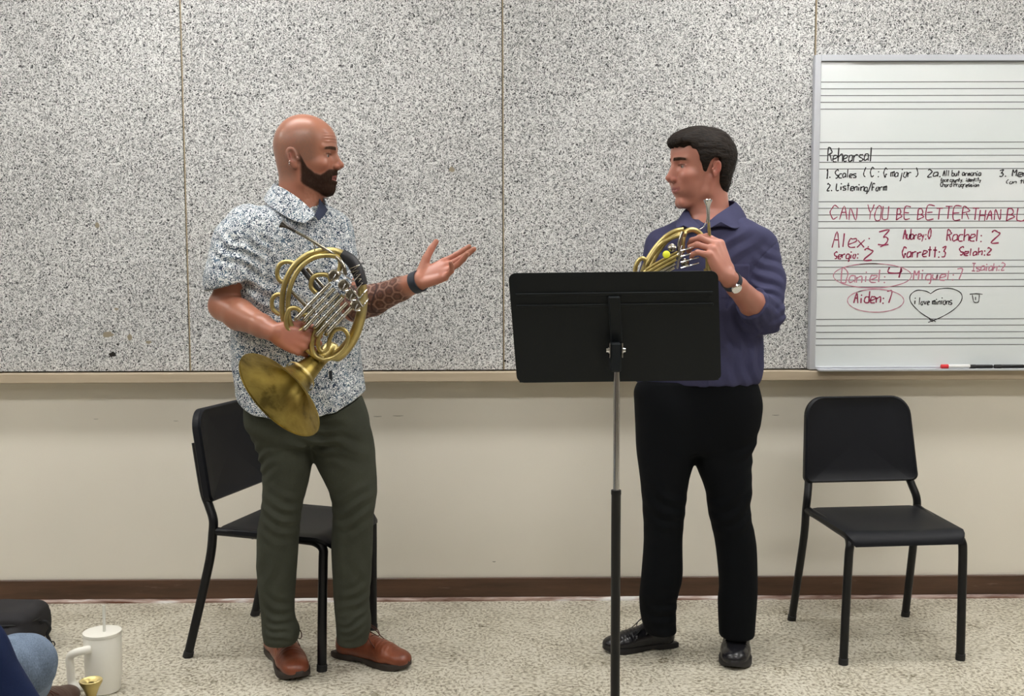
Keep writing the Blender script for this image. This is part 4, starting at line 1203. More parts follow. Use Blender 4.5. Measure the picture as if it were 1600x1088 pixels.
# beard has some thickness
def beardf(Q):
    q = F1.q(Q); x, y, z = q[:, 0], np.abs(q[:, 1]), q[:, 2]
    up = np.interp(x, [0.010, 0.018, 0.036, 0.060, 0.076, 0.088, 0.100, 0.13], [0.02, 0.013, -0.026, -0.046, -0.051, -0.043, -0.034, -0.034])
    m_ = sstep(0.004, -0.008, z - up) * sstep(0.010, 0.03, x) * (norm_(q) < 0.19)
    m_ = m_ * (1 - sstep(0.0125, 0.0090, np.abs(z + 0.0585)) * sstep(0.028, 0.020, y) * sstep(0.085, 0.095, x))
    chin = np.exp(-((x - 0.10) ** 2 + (z + 0.11) ** 2) / 0.0008)
    return -m_ * (0.0030 + 0.001 * chin + 0.0016 * vnoise(Q, 230, 3))
body.d(beardf)
def wrinklef(Q):
    q = F1.q(Q); x, y, z = q[:, 0], np.abs(q[:, 1]), q[:, 2]
    return 0.0009 * np.sin((z + 0.12 * np.clip(y - 0.03, 0, 1)) * 2 * math.pi / 0.0095) * sstep(0.046, 0.052, z) * sstep(0.088, 0.075, z) * sstep(0.075, 0.09, x) * sstep(0.055, 0.045, y)
body.d(wrinklef)
def col1(Q):
    C = np.tile(np.array(SK1), (len(Q), 1))
    C = head_cols(F1, Q, C, SK1, beard=True, stubble=True, nz=-0.002, mx=-0.011, lip=(0.27, 0.085, 0.07), brow=(0.055, 0.03, 0.02))
    # arms a little tanned, knuckles redder
    for w in (wrR + V3(0.06, 0, -0.02), wrL + V3(0.08, 0, 0.04)):
        m_ = np.exp(-((Q - w) ** 2).sum(-1) / 0.006)[:, None]; C = C * (1 - m_ * 0.5) + m_ * 0.5 * np.array((0.56, 0.215, 0.165))
    # tattoo of line-work hexagons round the left forearm
    ax = nrm(wrL - elL); q = Q - elL; t_ = q @ ax; rad = q - t_[:, None] * ax
    e1 = nrm(np.cross(ax, V3(0, 1, 0))); e2 = np.cross(ax, e1); ang = np.arctan2(rad @ e2, rad @ e1)
    Ls = np.linalg.norm(wrL - elL)
    on = (norm_(rad) < 0.065) & (t_ > -0.01) & (t_ < Ls - 0.03)
    hx, hy = t_ / 0.034, ang * 0.042 / 0.034
    def hexd(x, y):
        r3 = math.sqrt(3)
        ax_ = np.mod(x, 1) - .5; ay_ = np.mod(y, r3) - r3 / 2; bx_ = np.mod(x - .5, 1) - .5; by_ = np.mod(y - r3 / 2, r3) - r3 / 2
        s1 = ax_ ** 2 + ay_ ** 2 < bx_ ** 2 + by_ ** 2
        gx = np.abs(np.where(s1, ax_, bx_)); gy = np.abs(np.where(s1, ay_, by_))
        return 0.5 - np.maximum(gx, gx * 0.5 + gy * r3 / 2)
    e = hexd(hx, hy)
    inner = np.abs(e - 0.20) < 0.045; edge = e < 0.055
    tone = np.tile(np.array((0.12, 0.058, 0.045)), (len(Q), 1)) * (0.6 + 0.8 * vnoise(Q, 160, 5))[:, None]
    tone[inner] = (0.055, 0.04, 0.04); tone[edge] = (0.27, 0.16, 0.12)
    dk = (t_ < 0.10) & (vnoise(Q, 60, 9) > 0.5); tone[dk] = tone[dk] * 0.45 + np.array((0.015, 0.022, 0.03))
    tone[np.abs(t_ - 0.105 - 0.02 * np.sin(ang * 2)) < 0.004] = (0.03, 0.03, 0.035)
    fade = (sstep(Ls - 0.03, Ls - 0.06, t_) * 0.85 * on)[:, None]
    return C * (1 - fade) + tone * fade
bobj = sdf_obj('body', body, 0.0019, M['skin'], man1, col1)
add_eyes(F1, bobj, M['iris'], (0.0, -0.1))
# earrings
for z_ in (-0.012, -0.019):
    pc = F1.w(-0.012, -0.0875, z_)
    MB().tube([pc + 0.0035 * (math.cos(a) * V3(0, 1, 0) + math.sin(a) * V3(0.3, 0, 1)) for a in [2 * math.pi * k / 12 for k in range(13)]], 0.0008, 6).build('earring', M['silver_jewel'], man1)

# shirt
s = S()
s.u(cone(P(388, 354, Y1 - 0.06), P(358, 438, Y1 - 0.125), 0.070, 0.073), 0.0)
s.u(cone(P(368, 378, Y1 - 0.09), P(361, 445, Y1 - 0.125), 0.070, 0.075), 0.03)

# sleeve hem is cut square to the arm, shirt tail is curved
ax = nrm(elR - shR); hp = P(360, 447, Y1 - 0.12)
def sleevecut(Q):
    q = Q - hp; t_ = q @ nrm(V3(0.13, 0, -1) + V3(0.10, 0, 0))
    far = norm_(q - (q @ ax)[:, None] * ax) - 0.105
    return np.maximum(-t_, far)
s.c((sleevecut, hp, 0.2), 0.003)
s.u(zloft(pxrows([(306, 436, 492, Y1 + 0.01, 0.060), (322, 418, 512, Y1 + 0.005, 0.075), (334, 392, 528, Y1, 0.090), (350, 374, 541, Y1, 0.110), (380, 371, 548, Y1, 0.128), (430, 372, 552, Y1, 0.132), (480, 370, 555, Y1, 0.128),
                   (530, 370, 557, Y1, 0.125), (580, 373, 562, Y1, 0.130), (615, 375, 568, Y1, 0.152), (660, 374, 570, Y1, 0.164)], phi1)), 0.03)
s.u(cone(P(516, 362, Y1 + 0.05), P(535, 455, Y1 - 0.03), 0.068, 0.066), 0.03)
ax2 = nrm(elL - shL); hp2 = mid(shL, elL, 0.62)
def tail(Q):   # above this surface only
    xx = (Q[:, 0] - P(472, 620, Y1)[0]) / 0.185
    zz = P(472, 643, Y1)[2] + 0.050 * np.clip(np.abs(xx), 0, 1.2) ** 3.2
    return zz - Q[:, 2]
s.i((tail, None, 9), 0.004)
px1 = lambda a, b, y=-0.12: P(a, b, Y1 + y)
pl_a, pl_b = P(494, 338, Y1 - 0.10), P(519, 640, Y1 - 0.10)
def placket(Q):
    t_ = np.clip((pl_a[2] - Q[:, 2]) / (pl_a[2] - pl_b[2]), -0.1, 1.1); xc = pl_a[0] + (pl_b[0] - pl_a[0]) * t_ + 0.012 * np.sin(t_ * 5)
    fr = Q[:, 1] < Y1
    u = Q[:, 0] - xc
    return np.where(fr, -0.0022 * (sstep(-0.002, 0.0, u) * sstep(0.030, 0.027, u)), 0) + np.where(fr, 0.0015 * np.exp(-(u / 0.0014) ** 2), 0)
s.d(placket)
s.fold(px1(400, 400), 0.07, (0.7, 0, 0.7), 0.034, 0.0065); s.fold(px1(360, 400, -.16), 0.055, (0.5, 0, 1), 0.036, 0.005, 1)
s.fold(px1(420, 470), 0.10, (0.35, 0, 1), 0.045, 0.007, 2); s.fold(px1(400, 590), 0.09, (0.8, 0, 0.5), 0.050, 0.006, 3)
s.fold(px1(540, 590), 0.07, (0.9, 0, 0.4), 0.040, 0.006, 1.5); s.fold(px1(500, 400), 0.08, (0.6, 0, -0.8), 0.045, 0.004, 0.5)
s.fold(px1(410, 345, -.1), 0.06, (1, 0, 0.3), 0.035, 0.003, 0.5); s.fold(px1(385, 440), 0.05, (1, 0, 0.5), 0.022, 0.005, 2.2); s.fold(px1(460, 630), 0.09, (1, 0, 0.1), 0.06, 0.005, 1)
# arm hole seam
s.d(lambda Q: 0.003 * np.exp(-((Q[:, 0] - P(402, 400, Y1 - .1)[0] - 0.35 * np.clip(P(402, 345, Y1)[2] - Q[:, 2], -0.05, 0.3) ** 1 * 0 + 0.30 * (Q[:, 2] - P(402, 400, Y1)[2]) ** 2 * 8) / 0.003) ** 2) * (Q[:, 2] > P(400, 455, Y1)[2]) * (Q[:, 1] < Y1 + 0.02))
# room for the neck
s.c(cone(F1.w(-0.012, 0, -0.06), neckb + V3(0.01, -0.006, -0.035), 0.062, 0.058), 0.004)
s.c(cone(neckb + V3(0.035, -0.045, 0.045), neckb + V3(0.024, -0.080, -0.030), 0.032, 0.005), 0.004)
shirt_s = s
shirt = sdf_obj('shirt', s, 0.0034, M['print'], man1, relax=1)


def sheet(name, rows, thick, m, parent, sub=4):
    """a cloth flap: rows of points, smoothed and thickened"""
    A = [catmull([np.asarray(p, float) for p in r], [0] * len(r), sub)[0] for r in rows]
    B_ = np.array(A); cols_ = []
    for j in range(B_.shape[1]): cols_.append(catmull([B_[i, j] for i in range(B_.shape[0])], [0] * B_.shape[0], sub)[0])
    G_ = np.array(cols_).transpose(1, 0, 2); n, k = G_.shape[:2]
    du = np.gradient(G_, axis=0); dv = np.gradient(G_, axis=1); nn = np.cross(du, dv); nn /= (np.linalg.norm(nn, axis=-1, keepdims=True) + 1e-9)
    top = (G_ + nn * thick / 2).reshape(-1, 3); bot = (G_ - nn * thick / 2).reshape(-1, 3)
    vs = list(top) + list(bot); o = n * k; fs = []
    for i in range(n - 1):
        for j in range(k - 1):
            a = i * k + j; fs += [(a, a + 1, a + k + 1, a + k), (o + a, o + a + k, o + a + k + 1, o + a + 1)]
    for i in range(n - 1):
        for j in (0, k - 1): a = i * k + j; fs.append((a, a + k, a + k + o, a + o))
    for j in range(k - 1):
        for i in (0, n - 1): a = i * k + j; fs.append((a, a + 1, a + 1 + o, a + o))
    return MB().add(vs, fs).build(name, m, parent, angle=60)


def collar(parent, F, nb, m, mi, top, drop, near_pts):
    pass


# collar man 1: stands round the neck, points at the throat
cc = lambda a, b, y: P(a, b, Y1 + y)
sheet('collar', [[cc(500, 306, -0.02), cc(470, 290, 0.06), cc(434, 287, 0.05), cc(430, 288, -0.02), cc(447, 297, -0.075), cc(470, 313, -0.095), cc(492, 334, -0.10)],
                 [cc(507, 310, -0.02), cc(470, 296, 0.085), cc(428, 296, 0.07), cc(421, 299, -0.03), cc(438, 312, -0.095), cc(462, 327, -0.115), cc(489, 340, -0.125)],
                 [cc(512, 322, -0.02), cc(475, 310, 0.09), cc(424, 308, 0.075), cc(413, 313, -0.035), cc(430, 328, -0.110), cc(458, 344, -0.130), cc(476, 349, -0.135)]], 0.003, M['print'], shirt)
sheet('collar_lining', [[cc(492, 336, -0.100), cc(497, 324, -0.075), cc(499, 311, -0.03)], [cc(495, 341, -0.110), cc(501, 331, -0.085), cc(504, 318, -0.035)], [cc(498, 345, -0.112), cc(506, 338, -0.088), cc(512, 328, -0.04)]], 0.003, M['inner_collar'], shirt)  # dark lining flap, its colour also standing for shade inside the collar
for k in range(4):
    t_ = (k * 0.22 + 0.10); c_ = pl_a + (pl_b - pl_a) * t_
    c_ = c_ + V3(0.014 + 0.012 * math.sin(t_ * 5), 0, 0)
    # find the cloth surface in front
    ys = np.linspace(Y1 - 0.25, Y1, 120); dd = s.ev(np.column_stack([np.full(120, c_[0]), ys, np.full(120, c_[2])]), False)
    i_ = int(np.argmax(dd < 0)); c_[1] = ys[i_] if dd.min() < 0 else Y1 - 0.13
    MB().lathe(c_ + V3(0, 0.001, 0), (0.3, -1, 0), [(0, 0.005), (0.0022, 0.005), (0.0026, 0.003)], 12, True, True).build('button', M['white_plastic'], shirt)

c_ = P(514, 592, Y1 - 0.12); ys = np.linspace(Y1 - 0.3, Y1, 150); dd = s.ev(np.column_stack([np.full(150, c_[0]), ys, np.full(150, c_[2])]), False); yb = ys[int(np.argmax(dd < 0))]
MB().box((c_[0] - 0.005, yb - 0.003, c_[2] - 0.021), (c_[0] + 0.005, yb + 0.004, c_[2] + 0.021), 0.001).build('fabric_tab', M['strap'], shirt, smooth=False)
# trousers
s = S()
hipY = Y1
legR = pxrows([(606, 394, 482, Y1, 0.105), (640, 387, 488, Y1, 0.118), (668, 388, 492, Y1 - 0.005, 0.112), (710, 405, 489, Y1 - 0.01, 0.102), (752, 411, 482, Y1 - 0.015, 0.090), (792, 409, 472, Y1 - 0.02, 0.080), (837, 402, 467, Y1 - 0.015, 0.074), (896, 402, 463, Y1 - 0.005, 0.070),
               (940, 406, 460, Y1, 0.064), (965, 409, 461, Y1 + 0.0, 0.064), (985, 410, 468, Y1 + 0.0, 0.069), (1004, 413, 464, Y1, 0.062)])
legL = pxrows([(606, 474, 556, Y1 + 0.015, 0.10), (630, 474, 566, Y1 + 0.015, 0.11), (685, 480, 583, Y1 + 0.02, 0.105), (725, 494, 587, Y1 + 0.02, 0.096), (769, 515, 589, Y1 + 0.015, 0.086), (805, 520, 584, Y1 + 0.01, 0.078), (853, 518, 582, Y1 + 0.015, 0.074), (900, 520, 580, Y1 + 0.02, 0.070),
               (940, 522, 577, Y1 + 0.03, 0.066), (972, 525, 580, Y1 + 0.03, 0.068), (992, 526, 577, Y1 + 0.03, 0.060), (1005, 527, 573, Y1 + 0.03, 0.058)])
s.u(zloft(legR), 0.0); s.u(zloft(legL), 0.018)
s.u(zloft(pxrows([(604, 396, 550, Y1, 0.10), (630, 390, 563, Y1, 0.105), (665, 394, 572, Y1, 0.106), (690, 420, 560, Y1, 0.10)], phi1)), 0.02)
s.fold(cc(435, 985, -.06), 0.045, (0.35, 0, 1), 0.028, 0.0048); s.fold(cc(550, 985, -.04), 0.045, (-0.4, 0, 1), 0.028, 0.0048, 1)
s.fold(cc(435, 950, -.06), 0.05, (0.5, 0, 1), 0.040, 0.004, 1); s.fold(cc(560, 940, -.04), 0.06, (-0.5, 0, 1), 0.040, 0.005, 2)
s.fold(cc(440, 810, -.1), 0.08, (0.3, 0, 1), 0.040, 0.0050, 2); s.fold(cc(550, 800, -.08), 0.08, (-0.35, 0, 1), 0.042, 0.0052, 0)
s.fold(cc(500, 690, -.1), 0.07, (0.25, 0, 1), 0.036, 0.007, 1); s.fold(cc(400, 720, -.08), 0.06, (-0.5, 0, 1), 0.034, 0.006, 1)
s.fold(cc(550, 700, -.1), 0.09, (0.4, 0, 1), 0.06, 0.003, 2); s.fold(cc(420, 890, -.08), 0.08, (-1, 0, 0.3), 0.05, 0.003, 2); s.fold(cc(560, 880, -.08), 0.08, (1, 0, 0.4), 0.05, 0.003, 2)
def seam1(Q):   # side pocket slant and fly
    a, b = cc(398, 640, -0.1), cc(404, 690, -0.1); t_ = np.clip((a[2] - Q[:, 2]) / (a[2] - b[2]), 0, 1); u = Q[:, 0] - (a[0] + (b[0] - a[0]) * t_)
    m_ = (Q[:, 2] < a[2] + 0.01) & (Q[:, 2] > b[2]) & (Q[:, 1] < Y1)
    return 0.002 * np.exp(-(u / 0.0022) ** 2) * m_
s.d(seam1)
s.c((lambda Q: shirt_s.ev(Q) - 0.004, V3(*P(470, 600, Y1)), 0.30), 0.002)
sdf_obj('trousers', s, 0.0036, M['olive'], man1, relax=1)
hr = PZ(432, 1036, 0.0); hl = PZ(540, 1018, 0.0)
tr = PZ(465, 1074, 0.0); tl = PZ(645, 1048, 0.0)
make_shoe(man1, PZ(427, 1014, 0.0), PZ(476, 1076, 0.0) - PZ(427, 1014, 0.0), M['brown'], M['brown_sole'], M['brown_lace'], 'brown leather lace-up shoe pointing at the camera', 0.33)
make_shoe(man1, PZ(525, 1022, 0.0), tl - PZ(525, 1022, 0.0), M['brown'], M['brown_sole'], M['brown_lace'], 'brown leather lace-up shoe pointing right', 0.305)
# wristband
wd_ = nrm(wrL - elL); wb0 = wrL - wd_ * 0.004
wc = MB(); e1 = nrm(np.cross(wd_, V3(0, 0, 1))); e2 = np.cross(wd_, e1)
for k in range(2): pass
ring = [wb0 + 0.0335 * (math.cos(a) * e1 + math.sin(a) * e2) for a in [2 * math.pi * k / 32 for k in range(33)]]
prof = [(-0.0125, 0.0), (-0.0125, 0.0035), (0.0125, 0.0035), (0.0125, 0.0), (-0.0125, 0.0)]
vs = []; fs = []
for k in range(32):
    a = 2 * math.pi * k / 32; rdir = math.cos(a) * e1 + math.sin(a) * e2
    for (h_, r_) in prof[:4]: vs.append(wb0 + wd_ * h_ + rdir * (0.0300 + r_ + 0.0))
for k in range(32):
    for j in range(4): fs.append((k * 4 + j, k * 4 + (j + 1) % 4, ((k + 1) % 32) * 4 + (j + 1) % 4, ((k + 1) % 32) * 4 + j))
MB().add(vs, fs).build('wristband', M['strap'], man1)

# ------------------------------------------------------------------ the young man in the navy shirt
Y2 = -0.64
foot2 = PZ(1085, 1030, 0)
man2 = thing('person', 'dark-haired young man in a navy shirt and black trousers holding a horn up', 'person', (foot2[0], Y2, 0))
SK2 = (0.43, 0.188, 0.138)
F2 = Frame(P(1118, 264, Y2 - 0.075), V3(-0.95, -0.30, 0.0), V3(0.0, 0, 1), 1.0)
F2.O = F2.O - F2.l * 0.078
body = S()
add_head(body, F2, smile=0.004, ear=0.80, nz=-0.010, mx=-0.011, cx=-0.014, cz_=-0.006, cheek=1)
nb2 = P(1112, 345, Y2)
body.u(cone(F2.w(-0.018, 0, -0.035), nb2 + V3(0.0, 0, -0.03), 0.057, 0.064), 0.025)
body.u(cone(F2.w(0.030, 0, -0.085), nb2 + V3(-0.035, -0.03, -0.02), 0.026, 0.030), 0.03)
phi2 = math.radians(-12)
body.u(zloft(pxrows([(335, 1085, 1140, Y2, 0.06), (360, 1050, 1180, Y2, 0.09), (430, 1045, 1170, Y2, 0.095), (520, 1040, 1165, Y2, 0.09), (600, 1030, 1165, Y2, 0.09)], phi2)), 0.02)
sR2, eR2, wR2 = P(1040, 390, Y2 - 0.01), P(1020, 505, Y2 - 0.06), P(1030, 530, Y2 - 0.28)
sL2, eL2, wL2 = P(1178, 390, Y2 - 0.01), P(1194, 495, Y2 - 0.10), P(1137, 433, Y2 - 0.29)
arm(body, [sR2, mid(sR2, eR2, .5), eR2], [0.040, 0.045, 0.040]); arm(body, [eR2, mid(eR2, wR2, .3), mid(eR2, wR2, .75), wR2], [0.042, 0.043, 0.032, 0.027])
arm(body, [sL2, mid(sL2, eL2, .5), eL2], [0.040, 0.045, 0.040]); arm(body, [eL2, mid(eL2, wL2, .3), mid(eL2, wL2, .75), wL2], [0.041, 0.043, 0.032, 0.0265])
tips2 = add_hand(body, wL2, V3(-0.42, -0.06, 0.90), V3(-0.62, 0.76, -0.12), 1,
                 [(34, 46, 26), (38, 50, 28), (42, 52, 28), (46, 50, 28)], 1.08, (-20, -24, -30, -36), [(0.6, 0.3, 0.75), (0.6, 0.05, 0.8), (0.6, 0.0, 0.8)])
add_hand(body, wR2, V3(0.05, -0.80, -0.3), V3(1, 0.0, 0.2), -1, [(20, 20, 15)] * 4, 1.0)
def col2(Q):
    C = np.tile(np.array(SK2), (len(Q), 1))
    C = head_cols(F2, Q, C, SK2, nz=-0.010, mx=-0.011, smile=1, lip=(0.32, 0.11, 0.10), brow=(0.028, 0.017, 0.012), iris=(0.06, 0.06, 0.05))
    w = wL2 + V3(-0.03, 0, 0.08); m_ = np.exp(-((Q - w) ** 2).sum(-1) / 0.006)[:, None]
    return C * (1 - m_ * 0.5) + m_ * 0.5 * np.array((0.60, 0.27, 0.21))
b2 = sdf_obj('body', body, 0.0019, M['skin'], man2, col2)
add_eyes(F2, b2, M['iris'], (-0.15, 0.0))
# hair
s = S()
s.u(F2.ell((-0.003, 0, 0.048), (0.108, 0.086, 0.094)), 0.0)
s.u(F2.ell((0.058, 0.0, 0.104), (0.054, 0.056, 0.028), roty(math.radians(12))), 0.025)
s.u(F2.ell((0.100, 0.010, 0.093), (0.026, 0.050, 0.018), roty(math.radians(30))), 0.014)
s.u(F2.ell((-0.040, 0, -0.022), (0.046, 0.064, 0.078)), 0.03)
for s_ in (-1, 1): s.u(F2.ell((0.062, s_ * 0.038, 0.088), (0.028, 0.022, 0.020)), 0.015)
facep = [(0.30, 0.070), (0.115, 0.074), (0.080, 0.072), (0.062, 0.066), (0.054, 0.040), (0.046, 0.020), (0.034, -0.004), (0.027, -0.006), (0.022, 0.022), (0.006, 0.040), (-0.014, 0.038), (-0.022, 0.010), (-0.028, -0.040), (-0.048, -0.088), (-0.056, -0.100), (-0.3, -0.104), (-0.3, -0.3), (0.3, -0.3)]
s.c((lambda Q: poly2(facep, F2.q(Q)[:, 0], F2.q(Q)[:, 2]), F2.O, 0.3), 0.004)
def locks(Q):
    q = F2.q(Q); x, y, z = q[:, 0], q[:, 1], q[:, 2]
    fr = sstep(0.02, 0.09, x)
    return -(0.0035 * vnoise(np.column_stack([x * 0.35 + y * 0.1, y, z]), 95, 4) + fr * 0.0028 * np.sin(y * 300 + 30 * x + 2 * np.sin(z * 60)) + 0.0015 * vnoise(Q, 260, 7))
s.d(locks)
sdf_obj('hair', s, 0.0024, M['hair'], man2)

# shirt
c2 = lambda a, b, y: P(a, b, Y2 + y)
s = S()
s.u(zloft(pxrows([(331, 1084, 1148, Y2 + 0.01, 0.064), (340, 1066, 1162, Y2 + 0.01, 0.077), (350, 1046, 1180, Y2, 0.092), (366, 1022, 1198, Y2, 0.110), (400, 1018, 1195, Y2, 0.122), (450, 1014, 1190, Y2, 0.122), (500, 1008, 1188, Y2, 0.118),
                   (550, 998, 1189, Y2, 0.118), (584, 994, 1188, Y2, 0.122), (598, 994, 1182, Y2, 0.118)], phi2), 0.006), 0.0)
s.u(cone(P(1190, 386, Y2 - 0.02), P(1196, 440, Y2 - 0.05), 0.056, 0.062), 0.025); s.u(cone(P(1196, 440, Y2 - 0.05), P(1194, 492, Y2 - 0.095), 0.062, 0.062), 0.02)
s.u(cone(P(1194, 492, Y2 - 0.095), mid(eL2, wL2, 0.30), 0.061, 0.052), 0.02)
cufc = mid(eL2, wL2, 0.25); cax = nrm(wL2 - eL2)
s.u(cone(cufc - cax * 0.012, cufc + cax * 0.020, 0.0575, 0.0560), 0.006)
s.u(cone(P(1034, 384, Y2 - 0.01), P(1026, 440, Y2 - 0.03), 0.056, 0.060), 0.025); s.u(cone(P(1026, 440, Y2 - 0.03), P(1018, 500, Y2 - 0.06), 0.060, 0.058), 0.02)
s.u(cone(P(1018, 500, Y2 - 0.06), mid(eR2, wR2, 0.35), 0.057, 0.050), 0.02)
def cufcut(Q):
    q = Q - cufc; return np.maximum(0.028 - q @ cax, norm_(q - (q @ cax)[:, None] * cax) - 0.085)
s.c((cufcut, cufc, 0.2), 0.003)
pa2, pb2 = P(1098, 352, Y2 - .1), P(1090, 598, Y2 - .1)
def placket2(Q):
    t_ = np.clip((pa2[2] - Q[:, 2]) / (pa2[2] - pb2[2]), -0.1, 1.1); u = Q[:, 0] - (pa2[0] + (pb2[0] - pa2[0]) * t_); fr = Q[:, 1] < Y2
    return np.where(fr, -0.002 * (sstep(-0.002, 0.0, u) * sstep(0.030, 0.027, u)) + 0.0015 * np.exp(-(u / 0.0014) ** 2), 0)
s.d(placket2)
# chest pocket and arm seam as stitched ridges
pk = P(1148, 440, Y2 - .12)
def pocket(Q):
    dx = np.abs(Q[:, 0] - pk[0]) - 0.048; dz = np.abs(Q[:, 2] - pk[2]) - 0.055; d_ = np.maximum(dx, dz)
    return np.where(Q[:, 1] < Y2 - 0.05, -0.0018 * sstep(0.0, -0.003, d_) + 0.0012 * np.exp(-(d_ / 0.0015) ** 2), 0)
s.d(pocket)
s.d(lambda Q: 0.003 * np.exp(-((Q[:, 0] - P(1172, 420, Y2 - .1)[0] - 6 * (Q[:, 2] - P(1172, 440, Y2)[2]) ** 2) / 0.0028) ** 2) * (Q[:, 2] > P(1172, 470, Y2)[2]) * (Q[:, 1] < Y2 + 0.0))
s.fold(c2(1190, 470, -.12), 0.06, (0.5, 0, 1), 0.034, 0.0065); s.fold(c2(1175, 500, -.14), 0.05, (0.9, 0, 0.4), 0.026, 0.005, 1); s.fold(c2(1210, 500, -.1), 0.05, (-0.3, 0, 1), 0.03, 0.006, 2)
s.fold(c2(1150, 520, -.1), 0.10, (0.9, 0, 0.4), 0.055, 0.004, 1); s.fold(c2(1160, 570, -.1), 0.08, (1, 0, 0.2), 0.045, 0.006, 2); s.fold(c2(1140, 380, -.1), 0.08, (0.7, 0, -0.8), 0.05, 0.004, 2); s.fold(c2(1200, 420, -.08), 0.06, (0.6, 0, 1), 0.04, 0.004, 0)
s.fold(c2(1040, 390, -.1), 0.06, (0.8, 0, 0.6), 0.04, 0.004, 0); s.fold(c2(1020, 470, -.1), 0.06, (0.2, 0, 1), 0.035, 0.005, 0)
s.c(cone(F2.w(-0.018, 0, -0.07), nb2 + V3(-0.005, -0.006, -0.03), 0.061, 0.057), 0.004)
s.c(cone(nb2 + V3(-0.03, -0.05, 0.04), nb2 + V3(-0.025, -0.085, -0.045), 0.036, 0.006), 0.004)
shirt2 = sdf_obj('shirt', s, 0.0034, M['navyshirt'], man2, relax=1)
sheet('collar', [[c2(1110, 318, 0.07), c2(1138, 314, 0.055), c2(1148, 316, 0.0), c2(1138, 324, -0.055), c2(1120, 336, -0.085), c2(1104, 350, -0.095)],
                 [c2(1110, 322, 0.085), c2(1146, 321, 0.07), c2(1158, 326, 0.0), c2(1147, 338, -0.075), c2(1128, 349, -0.11), c2(1107, 357, -0.118)],
                 [c2(1110, 335, 0.095), c2(1150, 333, 0.08), c2(1166, 340, 0.0), c2(1158, 352, -0.085), c2(1148, 357, -0.118), c2(1126, 347, -0.122)]], 0.003, M['navyshirt'], shirt2)
sheet('collar', [[c2(1110, 318, 0.07), c2(1082, 322, 0.04), c2(1076, 327, 0.0), c2(1080, 340, -0.06), c2(1094, 354, -0.09)],
                 [c2(1108, 322, 0.085), c2(1076, 327, 0.05), c2(1068, 332, -0.02), c2(1070, 346, -0.08), c2(1086, 360, -0.11)],
                 [c2(1106, 335, 0.09), c2(1070, 338, 0.05), c2(1060, 343, -0.03), c2(1057, 356, -0.09), c2(1068, 352, -0.115)]], 0.003, M['navyshirt'], shirt2)
# trousers
s = S()
s.u(zloft(pxrows([(594, 1000, 1092, Y2, 0.105), (611, 991, 1098, Y2, 0.112), (638, 993, 1098, Y2, 0.118), (696, 994, 1092, Y2, 0.105), (746, 1000, 1077, Y2 - 0.005, 0.090), (790, 1004, 1071, Y2 - 0.01, 0.080), (842, 1006, 1066, Y2 - 0.005, 0.073), (900, 1002, 1066, Y2, 0.070), (935, 999, 1058, Y2 + 0.01, 0.068), (966, 1002, 1056, Y2 + 0.02, 0.066), (988, 1009, 1057, Y2 + 0.02, 0.062)])), 0.0)
s.u(zloft(pxrows([(594, 1080, 1178, Y2, 0.105), (611, 1080, 1183, Y2, 0.112), (638, 1080, 1188, Y2, 0.118), (680, 1080, 1182, Y2, 0.108), (719, 1085, 1174, Y2 - 0.01, 0.098), (765, 1102, 1174, Y2 - 0.015, 0.088), (800, 1107, 1172, Y2 - 0.015, 0.080), (850, 1118, 1181, Y2 - 0.01, 0.075), (912, 1124, 1183, Y2, 0.072), (940, 1122, 1182, Y2, 0.070), (994, 1124, 1178, Y2, 0.066)])), 0.018)
s.u(zloft(pxrows([(592, 1004, 1178, Y2, 0.112), (630, 996, 1186, Y2, 0.118), (680, 1004, 1176, Y2, 0.108), (705, 1030, 1150, Y2, 0.09)], phi2)), 0.02)
s.fold(c2(1040, 960, -.05), 0.06, (0.3, 0, 1), 0.045, 0.005); s.fold(c2(1150, 800, -.08), 0.08, (-0.6, 0, 1), 0.05, 0.004, 1); s.fold(c2(1040, 800, -.08), 0.08, (0.5, 0, 1), 0.05, 0.004, 1); s.fold(c2(1170, 700, -.05), 0.06, (-0.3, 0, 1), 0.05, 0.005, 1)
sdf_obj('trousers', s, 0.0038, M['blacktrouser'], man2, relax=1)
MB().tube([], 0.01) if False else None
hA, tA = PZ(1056, 1008, 0), PZ(940, 1020, 0)
make_shoe(man2, hA, tA - hA, M['blackshoe'], M['black_sole'], M['leather_black'], 'polished black lace-up shoe pointing left', 0.27)
hB, tB = PZ(1153, 996, 0), PZ(1147, 1052, 0)
make_shoe(man2, hB, tB - hB, M['blackshoe'], M['black_sole'], M['leather_black'], 'polished black lace-up shoe pointing at the camera', 0.325)
# watch
wdv = nrm(wL2 - mid(eL2, wL2, 0.6)); w0 = mid(eL2, wL2, 0.90); e1 = nrm(np.cross(wdv, V3(0, 0, 1))); e2 = np.cross(wdv, e1)
vs = []; fs = []
for k in range(32):
    a = 2 * math.pi * k / 32; rd = math.cos(a) * e1 + math.sin(a) * e2
    for (h_, r_) in ((-0.010, 0), (-0.010, 0.0035), (0.010, 0.0035), (0.010, 0)): vs.append(w0 + wdv * h_ + rd * (0.0285 + r_))
for k in range(32):
    for j in range(4): fs.append((k * 4 + j, k * 4 + (j + 1) % 4, ((k + 1) % 32) * 4 + (j + 1) % 4, ((k + 1) % 32) * 4 + j))
wt = MB().add(vs, fs).build('watch_strap', M['strap'], man2)
fd = nrm(V3(-0.5, -0.75, 0.35)); fd = nrm(fd - wdv * (fd @ wdv)); pc = w0 + fd * 0.031
MB().lathe(pc, fd, [(0, 0.016), (0.007, 0.0165), (0.009, 0.0145)], 24, True, True).build('watch_case', M['silver_jewel'], wt)

